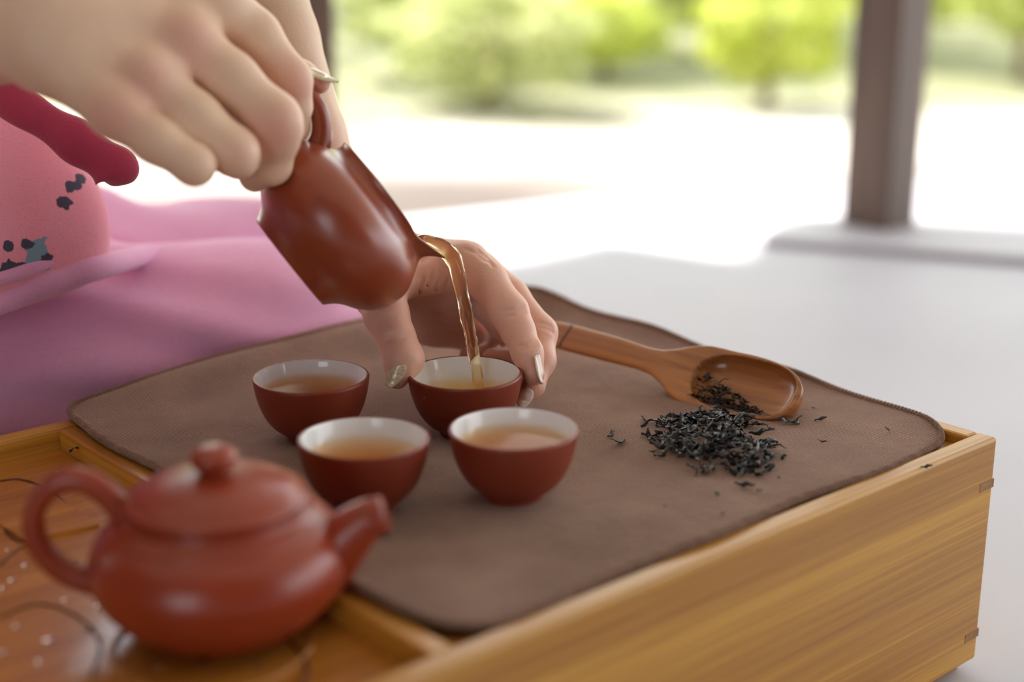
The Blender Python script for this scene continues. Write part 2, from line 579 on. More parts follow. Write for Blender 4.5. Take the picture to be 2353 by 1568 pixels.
my = nt.nodes.new('ShaderNodeMixRGB')
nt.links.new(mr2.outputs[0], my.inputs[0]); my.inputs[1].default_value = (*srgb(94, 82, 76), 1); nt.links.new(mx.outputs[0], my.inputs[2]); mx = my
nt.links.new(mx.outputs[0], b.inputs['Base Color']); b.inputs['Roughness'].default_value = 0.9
M_POSTWOOD, nt, b = new_mat('dark_post_wood')
v1 = coords(nt, (60, 60, 3))
r = ramp(nt, noise(nt, v1, 1.0, 4), [(0.3, srgb(82, 66, 56)), (0.7, srgb(122, 98, 82))])
nt.links.new(r.outputs[0], b.inputs['Base Color']); b.inputs['Roughness'].default_value = 0.55
bump(nt, b, noise(nt, v1, 1.0, 4), 0.3, 0.002)
M_ROOF = simple_mat('roof_boards', srgb(84, 62, 50), 0.7, 0.15, 6)

def prism(name, pts, z0, z1, mat, parent=None, **k):
    bm = bmesh.new()
    f = bm.faces.new([bm.verts.new((x, y, z1)) for x, y in pts])
    ext = bmesh.ops.extrude_face_region(bm, geom=[f])
    for g in ext['geom']:
        if isinstance(g, bmesh.types.BMVert): g.co.z = z0
    bmesh.ops.recalc_face_normals(bm, faces=bm.faces)
    return bm_obj(name, bm, mat, parent, **k)
fe = [G(3300, 330, FLOOR), G(2353, 395, FLOOR), G(1930, 418, FLOOR), G(1500, 440, FLOOR), G(900, 505, FLOOR), G(300, 545, FLOOR), G(-900, 600, FLOOR)]
prism('floor', [(-4, -3.0), (4.5, -3.0), (4.5, fe[0][1])] + [(p[0], p[1]) for p in fe] + [(-4, fe[-1][1])], FLOOR - 0.2, FLOOR, M_FLOOR, kind='structure')
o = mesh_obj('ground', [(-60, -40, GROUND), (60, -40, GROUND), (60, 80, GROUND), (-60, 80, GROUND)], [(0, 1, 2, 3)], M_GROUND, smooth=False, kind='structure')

# ceiling: the pavilion roof; unseen, its outline shaped to throw the floor shade line
RZ = 2.3
shade = [(-900, 600), (300, 600), (900, 618), (1170, 606), (1400, 556), (1690, 600), (1745, 548), (1950, 500), (2353, 520), (3200, 560)]
edge = []
for (px, py) in shade:
    g = G(px, py, FLOOR)
    k = (RZ - FLOOR) / SUN_DIR.z
    edge.append((g[0] + SUN_DIR.x * k, g[1] + SUN_DIR.y * k))
ex = [e for e in edge]
poly = [(-7.0, -3.2), (7.0, -3.2), (7.0, ex[-1][1])] + ex[::-1] + [(-7.0, ex[0][1])]
bm = bmesh.new()
lo = [bm.verts.new((x, y, RZ)) for x, y in poly]
f = bm.faces.new(lo)
M_OVERHEAD_FILL, nt, b = new_mat('overhead_fill_cloth')  # translucent cloth made up so sun through it fills from above
o_ = [n for n in nt.nodes if n.type == 'OUTPUT_MATERIAL'][0]
nt.nodes.remove(b)
di = nt.nodes.new('ShaderNodeBsdfDiffuse'); tl = nt.nodes.new('ShaderNodeBsdfTranslucent'); ms = nt.nodes.new('ShaderNodeMixShader')
rr = ramp(nt, noise(nt, coords(nt), 8, 3), [(0.3, srgb(168, 160, 148)), (0.7, srgb(182, 176, 164))])
nt.links.new(rr.outputs[0], di.inputs[0]); nt.links.new(rr.outputs[0], tl.inputs[0])
ms.inputs[0].default_value = 0.16
nt.links.new(di.outputs[0], ms.inputs[1]); nt.links.new(tl.outputs[0], ms.inputs[2]); nt.links.new(ms.outputs[0], o_.inputs['Surface'])
bm_obj('ceiling', bm, M_OVERHEAD_FILL, kind='structure')

# unseen wall added behind the camera; open bay placed for the clay highlights
WY = -1.5
bay = (-1.30, -0.40, FLOOR, 0.80)          # x0,x1,z0,z1
for i, (x0, x1, z0, z1) in enumerate([(-4, bay[0], FLOOR, RZ), (bay[1], 4.5, FLOOR, RZ), (bay[0], bay[1], bay[3], RZ)]):
    bm_obj('light_block_back' if i == 0 else 'light_block_back.%03d' % i, box_bm((x0, WY - 0.06, z0), (x1, WY, z1)), M_ROOF, kind='structure')

bm_obj('light_block_left', box_bm((-2.6, WY, FLOOR), (-2.54, 1.5, RZ)), M_ROOF, kind='structure')  # unseen wall added to hold back light from the left

# posts
def post(pxl, pxr, py, ang, label, w=None, pos=None):
    c = G((pxl + pxr) / 2, py, FLOOR) if pos is None else np.array(pos)
    w = w or 0.066
    t = empty('wooden_post', (c[0], c[1], FLOOR), (0, 0, ang), label=label, cat='post')
    bm_obj('shaft', box_bm((-w / 2, -w / 2, 0), (w / 2, w / 2, RZ - FLOOR), 0.003), M_POSTWOOD, t)
    bm_obj('shoe', box_bm((-w / 2 - .003, -w / 2 - .003, 0), (w / 2 + .003, w / 2 + .003, 0.006), 0.001), M_POSTWOOD, t)
    return t
post(1935, 2097, 532, math.radians(42), 'dark wooden post standing on the pale floor right of the tray')
lp = P(735, 250, 1.72)
post(0, 0, 0, math.radians(20), 'dark wooden post seen behind the raised forearm and the pitcher handle', pos=(lp[0] - .012, lp[1], FLOOR), w=0.055)
# stone sill along the edge of the floor at the post
a = G(1752, 566, FLOOR); bq = G(2480, 620, FLOOR)
d = bq - a; L = float(np.hypot(d[0], d[1]))
sill = empty('trim_1', (a[0], a[1], FLOOR), (0, 0, math.atan2(d[1], d[0])), kind='structure')
bm_obj('sill_stone', box_bm((0, 0, 0), (L, 0.16, 0.010), 0.003), M_FLOOR, sill)

# ------------------------------------------------------------------ garden
def leaf_mat(name, c1, c2):
    m, nt, b = new_mat(name)
    out = [n for n in nt.nodes if n.type == 'OUTPUT_MATERIAL'][0]
    nt.nodes.remove(b)
    v = coords(nt)
    r = ramp(nt, noise(nt, v, 2.5, 2), [(0.35, c1), (0.65, c2)])
    di = nt.nodes.new('ShaderNodeBsdfDiffuse'); tl = nt.nodes.new('ShaderNodeBsdfTranslucent')
    nt.links.new(r.outputs[0], di.inputs[0]); nt.links.new(r.outputs[0], tl.inputs[0])
    mx = nt.nodes.new('ShaderNodeMixShader'); mx.inputs[0].default_value = 0.5
    nt.links.new(di.outputs[0], mx.inputs[1]); nt.links.new(tl.outputs[0], mx.inputs[2])
    nt.links.new(mx.outputs[0], out.inputs['Surface'])
    return m
LM = [leaf_mat('leaf_yellow_green', srgb(190, 200, 86), srgb(212, 218, 132)),
      leaf_mat('leaf_fresh_green', srgb(186, 196, 106), srgb(208, 212, 146)),
      leaf_mat('leaf_soft_green', srgb(190, 198, 136), srgb(214, 216, 168)),
      leaf_mat('leaf_pale', srgb(218, 216, 174), srgb(234, 230, 204))]
M_BARK = simple_mat('bark', srgb(150, 128, 100), 0.9, 0.2, 20)

def foliage_mesh(name, n, mat, size, seed, squash=0.8):
    r = np.random.RandomState(seed)
    V, Fc = [], []
    for _ in range(n):
        d = r.normal(size=3); d /= np.linalg.norm(d)
        rad = 0.55 + 0.45 * r.rand() ** 0.5
        lump = 1 + 0.18 * math.sin(5 * d[0] + seed) * math.sin(4 * d[1]) + 0.12 * math.sin(9 * d[2])
        c = d * rad * lump * np.array([1, 1, squash])
        a = r.normal(size=3); a /= np.linalg.norm(a)
        bb = np.cross(a, r.normal(size=3)); bb /= np.linalg.norm(bb)
        s = size * (0.6 + 0.8 * r.rand())
        i = len(V)
        V += [tuple(c - a * s), tuple(c + bb * s * .45), tuple(c + a * s), tuple(c - bb * s * .45)]
        Fc.append((i, i + 1, i + 2, i + 3))
    me = bpy.data.meshes.new(name)
    me.from_pydata(V, [], Fc); me.materials.append(mat)
    return me
FOL = {}
def plant(name, label, cat, px, dist, zc, rx, rz, mi, seed, group=None, trunk=True):
    """dist: distance along the ground; zc height of crown centre above ground"""
    ang = (px - 1176.5) / FPX
    x = dist * ang; y = dist
    t = empty(name, (x, y, GROUND), label=label, cat=cat, group=group)
    key = (mi, seed % 3)
    if key not in FOL: FOL[key] = foliage_mesh('foliage', 1500, LM[mi], 0.11, seed)
    f = bpy.data.objects.new('foliage', FOL[key]); COL.objects.link(f); f.parent = t
    f.location = (0, 0, zc); f.scale = (rx, rx, rz); f.rotation_euler = (0, 0, seed)
    V, Fc = tube([(0, 0, 0), (0.03 * rx, 0, zc * .5), (0, 0.02, zc + rz * 0.4)], [0.05 * rx + .012, 0.04 * rx + .01, 0.01], 8)
    mesh_obj('stem', V, Fc, M_BARK, t)
    return t
shrubs = [
    (1120, 4.9, 0.24, 0.34, 0.26, 2, 2, 'low soft green shrub standing nearest in the left half of the garden'),
    (1755, 4.9, 0.28, 0.25, 0.27, 0, 5, 'bright lime bush left of the right-hand post'),
    (960, 5.8, 0.34, 0.30, 0.34, 2, 1, 'soft green shrub at the left of the garden beside the bright gap'),
    (1385, 5.7, 0.20, 0.26, 0.18, 0, 3, 'low yellowish shrub in the middle of the garden'),
    (2330, 5.7, 0.40, 0.30, 0.30, 1, 7, 'green shrub at the right edge of the garden'),
    (1240, 6.6, 0.42, 0.34, 0.42, 1, 9, 'bushy fresh green shrub behind the nearest low one'),
    (1640, 6.6, 0.36, 0.32, 0.34, 1, 4, 'green shrub behind and left of the bright lime bush'),
    (2090, 6.6, 0.45, 0.34, 0.36, 0, 8, 'yellow-green shrub beyond the right-hand post'),
]
for (px, dist, zc, rx, rz, mi, sd, lab) in shrubs:
    plant('shrub', lab, 'shrub', px, dist, zc, rx, rz, mi, sd, group='shrubs of the sunny garden')
trees = [
    (150, 8.6, 1.9, 0.85, 1.6, 1, 18, 'green tree in the nearest row at the far left'),
    (900, 8.6, 2.0, 0.80, 1.6, 3, 11, 'pale tree in the nearest row behind the left post'),
    (1650, 8.6, 1.9, 0.80, 1.7, 0, 14, 'yellow-green tree in the nearest row behind the lime bush'),
    (2400, 8.6, 2.0, 0.80, 1.6, 3, 16, 'pale leafy tree in the nearest row at the right edge'),
    (560, 11.4, 2.2, 0.90, 1.9, 2, 17, 'soft green tree of the middle row behind the pouring hand'),
    (1250, 11.4, 2.2, 0.95, 1.9, 2, 12, 'soft green tree of the middle row, left of the centre'),
    (1960, 11.4, 2.2, 0.90, 1.9, 1, 15, 'fresh green tree of the middle row behind the right post'),
    (300, 14.4, 2.6, 1.00, 2.3, 0, 21, 'yellow-green tree of the farthest row at the left'),
    (820, 14.4, 2.6, 0.95, 2.3, 2, 22, 'soft green tree of the farthest row behind the left post'),
    (1420, 14.4, 2.6, 1.00, 2.3, 3, 20, 'pale tree of the farthest row at the centre'),
    (2000, 14.6, 2.6, 1.00, 2.3, 0, 23, 'yellow-green tree of the farthest row behind the right post'),
    (2600, 14.4, 2.6, 1.00, 2.3, 1, 24, 'green tree of the farthest row at the right edge'),
]
for (px, dist, zc, rx, rz, mi, sd, lab) in trees:
    plant('tree', lab, 'tree', px, dist, zc, rx, rz, mi, sd, group='trees at the back of the garden')

# ------------------------------------------------------------------ tea tray
Lc = G(135, 968, 0)                     # corner where divider meets the far rail
Rc = G(2297, 1006, 0)
uang = math.atan2(0.655, 0.755)
TU = 0.3385; TV = 0.3250; TL = 0.33; TH = -FLOOR
tray = empty('tea_tray', (Lc[0], Lc[1], FLOOR), (0, 0, uang),
             label='deep bamboo tea tray box with a wet sunken drain board under the teapot', cat='tray')
# local: +x along u, -y along v (towards camera), z from floor
T = 0.0105
def tb(name, lo, hi, mat, bev=0.0012, parent=tray, **k):
    return bm_obj(name, box_bm(lo, hi, bev), mat, parent, **k)
ZT = TH
tb('front_panel', (-TL, -TV, 0.006), (TU, -TV + T, ZT), M_BAMBOO, 0.0016)
tb('end_panel', (TU - T, -TV + T, 0.006), (TU, -0.0, ZT), M_BAMBOO_Y, 0.0016)
tb('end_panel', (-TL, -TV + T, 0.006), (-TL + T, 0, ZT), M_BAMBOO_Y, 0.0016)
tb('back_panel', (-TL + T, -T, 0.006), (TU - T, 0, ZT), M_BAMBOO, 0.0016)
tb('divider', (-0.005, -TV + T, ZT - 0.03), (0.005, -T, ZT - 0.0006), M_BAMBOO_Y, 0.0012)
tb('deck_board', (0.005, -TV + T, ZT - 0.018), (TU - T, -T, ZT - 0.0055), M_BAMBOO, 0.0005)
DZ = -0.0105                            # drain board surface, world z
drain = tb('drain_board', (-TL + T, -TV + T, ZT - 0.03), (-0.005, -T, ZT + DZ), M_DRAIN, 0.0005)
tb('skirting', (-TL + .006, -TV + .006, 0.0), (TU - .006, -.006, 0.010), M_BAMBOO, 0.0005)
# finger-joint pins at the right corner of the front panel
for zz in (ZT - 0.024, ZT - 0.106):
    tb('joint_pin', (TU - 0.0122, -TV - 0.00025, zz - 0.0022), (TU + 0.0002, -TV + 0.002, zz + 0.0022), M_PIN, 0.0001)
def to_tray(p):
    d = np.array(p) - np.array([Lc[0], Lc[1], FLOOR])
    c, s = math.cos(-uang), math.sin(-uang)
    return np.array([c * d[0] - s * d[1], s * d[0] + c * d[1], d[2]])
# carved lines and the raised tier on the drain board
M_GROOVE = simple_mat('carved_line', srgb(104, 58, 22), 0.5, 0.1, 60)
def carved(pts, w=0.0007, closed=False):
    loc = [to_tray(G(x, y, DZ)) for x, y in pts]
    path = catmull(loc, 8)
    path = [np.array([p[0], p[1], ZT + DZ + 0.0001]) for p in path]
    V, Fc = tube(path, [w] * len(path), 8, flat=1.0)
    return mesh_obj('carved_line', V, Fc, M_GROOVE, drain)
carved([(0, 1107), (40, 1103), (80, 1112), (120, 1132), (165, 1170)])
carved([(-20, 1180), (10, 1196), (15, 1225), (45, 1246), (80, 1240)])
carved([(0, 1300), (50, 1260), (100, 1262), (140, 1300), (180, 1290)])
carved([(0, 1420), (90, 1390), (180, 1420), (230, 1480), (210, 1560)])
carved([(620, 1440), (680, 1490), (705, 1540), (680, 1600)], 0.0009)
pc = to_tray(G(492, 1478, DZ))
# raised ring on which the pot drains
path = [np.array([pc[0] + 0.036 * math.cos(a), pc[1] + 0.036 * math.sin(a), ZT + DZ + 0.0002]) for a in np.linspace(0, 2 * PI, 65)[:-1]]
V, Fc = tube(path, [0.0013] * 64, 8, closed=True)
mesh_obj('carved_ring', V, Fc, M_DRAIN, drain)
# raised tier: low slab whose pale edge runs towards the divider
a1 = to_tray(G(120, 1142, DZ)); a2 = to_tray(G(228, 1212, DZ)); a3 = to_tray(G(60, 1250, DZ)); a4 = to_tray(G(-60, 1170, DZ))
bm = bmesh.new()
vs = [bm.verts.new((p[0], p[1], ZT + DZ)) for p in (a1, a2, a3, a4)]
f = bm.faces.new(vs)
ext = bmesh.ops.extrude_face_region(bm, geom=[f])
for g in ext['geom']:
    if isinstance(g, bmesh.types.BMVert): g.co.z += 0.0016
bmesh.ops.recalc_face_normals(bm, faces=bm.faces)
bm_obj('raised_tier', bm, M_DRAIN, drain)

# ------------------------------------------------------------------ brown cloth
CZ = 0.0030
def cloth_height(x, y):
    """x along u (0..TU), v = -y; height above tray top"""
    v = -y
    h = CZ
    g = lambda t, c, s: math.exp(-((t - c) / s) ** 2)
    h += 0.0120 * g(v, -0.008, 0.020) * (1 / (1 + math.exp(-(x - 0.10) / 0.02)))          # lifted far edge
    h += 0.0070 * g(v, 0.0, 0.018) * g(x, 0.07, 0.05)
    h += 0.0110 * g(x, TU + 0.004, 0.022) * (1 / (1 + math.exp((v - 0.15) / 0.03)))       # lifted right edge
    h += 0.0050 * g(x, TU, 0.016) * g(v, 0.21, 0.03)
    h += 0.0022 * g(v + 0.25 * x, 0.355, 0.014) * g(x, 0.09, 0.10)                         # folds by the front corner
    h += 0.0016 * g(v - 0.35 * x, 0.24, 0.010) * g(x, 0.05, 0.06)
    h += 0.0040 * g(x + 0.5 * v, 0.265, 0.016) * g(v, 0.03, 0.035)
    h -= 0.0030 / (1 + math.exp(-(v - (TV - 0.028)) / 0.005))                               # tucks inside the front rail
    h += 0.0004 * math.sin(60 * x + 20 * v) * math.sin(45 * v)
    return h
x0, x1, v0, v1 = 0.0025, TU - 0.009, -0.012, TV - T - 0.0012
def cloth_pt(s, t):
    """s,t in [-1,1] -> rounded rectangle"""
    a, bb = (x1 - x0) / 2, (v1 - v0) / 2
    x, y = s * a, t * bb
    R = 0.030
    if s > 0 and t > 0: R = 0.026
    if s < 0 and t > 0: R = 0.038
    if s > 0 and t < 0: R = 0.040
    if s < 0 and t < 0: R = 0.022
    lx, ly = abs(x) - (a - R), abs(y) - (bb - R)
    if lx > 0 and ly > 0:
        m = max(lx, ly) / math.hypot(lx, ly)
        lx *= m; ly *= m
        x = math.copysign(a - R + lx, x); y = math.copysign(bb - R + ly, y)
    x += (x0 + x1) / 2; v = y + (v0 + v1) / 2
    # slightly wavy outline
    k = max(abs(s), abs(t)) ** 6
    x += k * 0.0015 * math.sin(v * 70 + 1); v += k * 0.0018 * math.sin(x * 55)
    return x, v
cloth = empty('towel', (Lc[0], Lc[1], 0), (0, 0, uang), label='brown suede-like cloth spread over the right half of the bamboo tray', cat='cloth')
NC = 170
V = []
for i in range(NC + 1):
    for j in range(NC + 1):
        x, v = cloth_pt(2 * i / NC - 1, 2 * j / NC - 1)
        V.append((x, -v, cloth_height(x, -v)))
Fc = []
for i in range(NC):
    for j in range(NC):
        a = i * (NC + 1) + j
        Fc.append((a, a + NC + 1, a + NC + 2, a + 1))
Fc = [f[::-1] for f in Fc]
o = mesh_obj('fabric', V, Fc, M_CLOTH, cloth)
sm = o.modifiers.new('thick', 'SOLIDIFY'); sm.thickness = 0.0018; sm.offset = -1
# stitched hem all round
ring = []
for t in np.linspace(-1, 1, 260, endpoint=False): ring.append((t, -1))
for t in np.linspace(-1, 1, 260, endpoint=False): ring.append((1, t))
for t in np.linspace(1, -1, 260, endpoint=False): ring.append((t, 1))
for t in np.linspace(1, -1, 260, endpoint=False): ring.append((-1, t))
path = []
for (s, t) in ring:
    x, v = cloth_pt(s * .998, t * .998)
    path.append(np.array([x, -v, cloth_height(x, -v) - 0.0004]))
# resample evenly, 1 mm
P0 = np.array(path + [path[0]]); seg = np.linalg.norm(np.diff(P0, axis=0), axis=1); cum = np.r_[0, np.cumsum(seg)]
tt = np.arange(0, cum[-1], 0.00058)
path = np.stack([np.interp(tt, cum, P0[:, k]) for k in range(3)], 1)
rad = [0.0019 + 0.00034 * math.sin(2 * PI * i / 3.6) for i in range(len(path))]
V, Fc = tube(path, rad, 8, closed=True)
mesh_obj('stitched_hem', V, Fc, M_CLOTH, cloth)

def cloth_z(p):
    q = to_tray((p[0], p[1], 0))
    return cloth_height(q[0], q[1])

# ------------------------------------------------------------------ teacups
mm = 0.001
OUT = [(0, 0.4), (10.8, 0.4), (11.6, 0), (12.6, 0), (12.9, 0.8), (12.7, 2.0), (14.0, 2.9), (17.2, 5.0), (20.3, 8.0), (23.2, 12.5), (25.3, 17.5), (26.7, 22.5), (27.5, 27), (27.9, 30.2), (27.7, 31.0), (27.1, 31.3), (26.5, 31.1)]
INN = [(26.55, 31.1), (26.2, 30.2), (25.5, 27.8), (24.3, 24.6), (22.4, 21.0), (19.6, 17.2), (15.6, 13.4), (10.5, 10.6), (5, 9.3), (0, 9.0)]
def smooth_prof(p, m=4):
    return [(max(0.0, float(q[0])), float(q[1])) for q in catmull([(a, b) for a, b in p], m)]
OUTs = OUT[:5] + smooth_prof(OUT[5:14], 4) + OUT[14:]
INNs = smooth_prof(INN, 4)
INNs[-1] = (0.0, 9.0)
cv, cf = lathe([(r * mm, z * mm) for r, z in OUTs], 96)
lv, lf = lathe([(r * mm, z * mm) for r, z in INNs], 96)
def inner_r(z):
    zs = [q[1] for q in INN][::-1]; rs = [q[0] for q in INN][::-1]
    return float(np.interp(z, zs, rs))
cup_me = lin_me = None
def cup(px, py, label, tilt=(0, 0), level=25, tlabel='', tmat=M_TEA):
    g = G(px, py, CZ + 0.0306)
    z = cloth_z(g) - 0.0002
    t = empty('teacup', (g[0], g[1], z), (tilt[0], tilt[1], rng.rand() * 6), label=label, cat='cup', group='clay teacups on the brown cloth')
    mesh_obj('bowl', cv, cf, M_CLAY_CUP, t)
    mesh_obj('lining', lv, lf, M_GLAZE, t, label='white glazed lining')
    # tea: closed body following the lining
    prof = [(0.0, 9.05)] + [(inner_r(zz) - 0.05, zz) for zz in np.linspace(9.6, level, 12)]
    prof += [(inner_r(level) * 0.6, level), (0.0, level)]
    V, Fc = lathe([(r * mm, zz * mm) for r, zz in prof], 64)
    o = mesh_obj('tea', V, Fc, tmat, None, smooth=False, loc=(g[0], g[1], z + 0.00005), rot=(0, 0, 0), label=tlabel, cat='tea', group='tea in the cups')
    return t
cupA = cup(715, 864, 'clay teacup with white lining at the back left of the four cups', (0, 0), 25.0, 'amber tea standing in the back left cup')
cupB = cup(1068.5, 856, 'clay teacup held between thumb and finger under the stream', (0, 0), 22.0, 'paler golden tea in the cup being filled', M_TEA_PALE)
cupC = cup(834, 1008, 'clay teacup at the front left, just behind the teapot spout', (math.radians(1.0), 0), 24.2, 'amber tea in the cup behind the teapot spout')
cupD = cup(1180, 987, 'clay teacup at the front right, nearest the tea leaves', (0, 0), 25.0, 'amber tea in the front right cup nearest the leaves')
# drops running down cups
def drop(p, r, label, group='drops of tea on the cups'):
    bm = bmesh.new()
    bmesh.ops.create_icosphere(bm, subdivisions=2, radius=r)
    for v in bm.verts: v.co.z *= 1.3
    o = bm_obj('tea_drop', bm, M_STREAM, None, True, label=label, cat='drop', group=group)
    o.location = p
    return o
cA = np.array(cupA.location); cB = np.array(cupB.location)
def on_cup(c, az, z, extra=0.0003):
    zs = [q[1] for q in OUT[5:15]]; rs = [q[0] for q in OUT[5:15]]
    r = float(np.interp(z, zs, rs)) * mm + extra
    return (c[0] + r * math.cos(az), c[1] + r * math.sin(az), c[2] + z * mm)
drop(on_cup(cA, math.radians(-112), 20), 0.0008, 'upper of two tea drops on the back left cup')
drop(on_cup(cA, math.radians(-106), 14.5), 0.0007, 'lower of two tea drops on the back left cup')
drop(on_cup(cB, math.radians(-132), 25), 0.0008, 'single tea drop on the cup being filled')

# ------------------------------------------------------------------ pitcher
k = 1 / 4914.0                          # metres per photo pixel at the pitcher
org = P(666, 605, 0.6640)
ax = 0.785 * RT + 0.620 * UP + 0.06 * FW
ax /= np.linalg.norm(ax)
sp = 0.615 * RT - 0.788 * UP + 0.34 * FW
sp -= ax * np.dot(sp, ax); sp /= np.linalg.norm(sp)
yy = np.cross(ax, sp)
PM = Matrix(((sp[0], yy[0], ax[0], org[0]), (sp[1], yy[1], ax[1], org[1]), (sp[2], yy[2], ax[2], org[2]), (0, 0, 0, 1)))
pitcher = empty('pitcher', label='glossy reddish clay pouring pitcher tilted in the hand', cat='pitcher')
pitcher.matrix_world = PM
outer = [(0, 3), (112, 3), (118, 0), (121, 0), (125, 5), (130, 14), (139, 26), (152, 38), (177, 55), (198, 77), (211, 100), (218, 124), (220, 150), (216, 172), (206, 192), (191, 209), (173, 222), (157, 231), (146, 239), (140, 248), (138, 258), (140, 266), (141, 268), (137, 270), (132, 268)]
inner = [(130, 266), (129, 256), (131, 247), (138, 238), (150, 229), (166, 219), (183, 206), (197, 190), (206, 172), (209, 150), (206, 124), (199, 102), (184, 80), (160, 60), (125, 42), (80, 30), (0, 26)]
def prof_smooth(p, a, bb):
    return p[:a] + smooth_prof(p[a:bb], 4) + p[bb:]
allp = prof_smooth(outer, 4, 21) + inner
def spoutfn(r, z, t):
    t = (t + PI) % (2 * PI) - PI
    zz = z / k
    g = min(max((zz - 188) / (266 - 188), 0), 1)
    w = math.exp(-(abs(t) / math.radians(19)) ** 2.2)
    r = r + k * 76 * w * g ** 1.9
    z = z + k * 24 * w * g ** 2.2
    # slight dip of the rim either side of the spout
    z -= k * 4 * math.exp(-((abs(t) - math.radians(38)) / math.radians(16)) ** 2) * g ** 3
    return r, z
V, Fc = lathe([(r * k, z * k) for r, z in allp], 144, spoutfn)
mesh_obj('pitcher_body', V, Fc, M_CLAY_PITCHER, pitcher)
hp = [(170, 214), (186, 236), (212, 256), (246, 268), (285, 264), (318, 244), (338, 212), (336, 172), (316, 134), (284, 104), (246, 84), (200, 70)]
pth = catmull([(-r * k, 0, z * k) for r, z in hp], 6)
rad = [k * (22 + 8 * (abs(i / (len(pth) - 1) - 0.5) * 2) ** 4) for i in range(len(pth))]
V, Fc = tube(pth, rad, 24, flat=1.0)
mesh_obj('handle', V, Fc, M_CLAY_PITCHER, pitcher)

# tea leaving the spout
st = [(952, 556, .6805, 9), (972, 553, .681, 15), (996, 561, .682, 18), (1018, 572, .683, 20), (1036, 587, .684, 20), (1047, 606, .685, 19), (1053, 635, .686, 17), (1060, 668, .688, 16), (1068, 705, .689, 15.5), (1077, 750, .691, 15), (1086, 800, .694, 14), (1094, 845, .697, 12.5), (1100, 880, .700, 13), (1103, 896, .701, 17)]
pth = catmull([np.append(P(x, y, d), r * d / FPX) for x, y, d, r in st], 8)
pts = [q[:3] for q in pth]
rad = []
for i, q in enumerate(pth):
    rad.append(float(q[3]) * (1 + 0.03 * math.sin(i * 0.4)))
V, Fc = tube(pts, rad, 20, flat=0.62)
# gentle twist: rotate flat section is enough; make ripples
V = [tuple(np.array(v) + 0.00018 * np.array([math.sin(420 * v[2]), math.cos(500 * v[2] + v[0] * 900), 0])) for v in V]
mesh_obj('tea_stream', V, Fc, M_STREAM, None, label='clear amber stream of tea falling from the spout into the cup', cat='tea')

# ------------------------------------------------------------------ teapot
tp = G(516, 1440, DZ)
pot = empty('teapot', (tp[0], tp[1], DZ), (0, 0, math.radians(4)), label='round reddish clay teapot with lid in the blurred foreground', cat='teapot')
BODY = [(0, 1), (21, 1), (22.5, 0), (24, 0.3), (26.5, 1.8), (33, 5.5), (39.5, 11), (44.8, 18), (47.4, 26), (46.8, 32.5), (44.0, 38.4), (40.4, 42.2), (38.8, 43.4), (38.4, 44.6), (35.6, 45.8), (33.4, 47.0), (32.8, 48.8), (33.4, 50.0), (32.6, 50.5), (30.2, 50.5), (30, 47), (34, 42), (42, 32), (43, 25), (38, 14), (27, 6), (0, 4)]
bp = BODY[:4] + smooth_prof(BODY[4:18], 4) + BODY[18:]
V, Fc = lathe([(r * mm, z * mm) for r, z in bp], 96)
mesh_obj('pot_body', V, Fc, M_CLAY_POT, pot)
LID = [(0, 47), (28.6, 47), (29, 50.6), (32.4, 50.7), (33.3, 51.8), (32.8, 53.2), (31.6, 53.7), (30.6, 54.0), (29.8, 54.8), (26.6, 56.9), (21.0, 59.0), (14, 60.6), (8.6, 61.4), (5.8, 61.8), (5.4, 62.3), (6.0, 63.0), (7.8, 64.6), (8.6, 67.0), (8.0, 69.4), (5.4, 71.2), (2.5, 71.9), (0, 72.0)]
lp_ = LID[:3] + smooth_prof(LID[3:], 4); lp_[-1] = (0.0, 72.0)
cut = [i for i, q in enumerate(lp_) if q[1] > 61.7][0]
V, Fc = lathe([(r * mm, z * mm) for r, z in lp_[:cut + 1]] + [(0, lp_[cut][1] * mm)], 96)
lid = mesh_obj('lid', V, Fc, M_CLAY_POT, pot)
V, Fc = lathe([(r * mm, z * mm) for r, z in lp_[cut:]], 64)
mesh_obj('knob', V, Fc, M_CLAY_POT, lid)
# spout of the pot (hollow)
sp_path = catmull([(0.034, -0.001, 0.024), (0.042, -0.002, 0.0305), (0.0490, -0.003, 0.0385), (0.0550, -0.004, 0.0435), (0.0610, -0.0045, 0.0458)], 6)
n = len(sp_path)
sr = [np.interp(i / (n - 1), [0, .3, .7, 1], [0.0145, 0.0108, 0.0080, 0.0066]) for i in range(n)]
inn = [q for q in sp_path[::-1]][: n // 2 + 2]
ir = [r - 0.0020 for r in sr[::-1]][: n // 2 + 2]
V, Fc = tube(sp_path + inn, sr + ir, 28, cap=False)
mesh_obj('spout', V, Fc, M_CLAY_POT, pot)
hp = [(-0.0325, 0.0455), (-0.0375, 0.0540), (-0.0460, 0.0605), (-0.0555, 0.0600), (-0.0630, 0.0525), (-0.0655, 0.0430), (-0.0630, 0.0335), (-0.0560, 0.0255), (-0.0440, 0.0200)]
pth = catmull([(x, -0.002, z) for x, z in hp], 8)
V, Fc = tube(pth, [0.0039 + 0.0014 * abs(i / (len(pth) - 1) - .5) * 2 for i in range(len(pth))], 20)
mesh_obj('handle', V, Fc, M_CLAY_POT, pot)

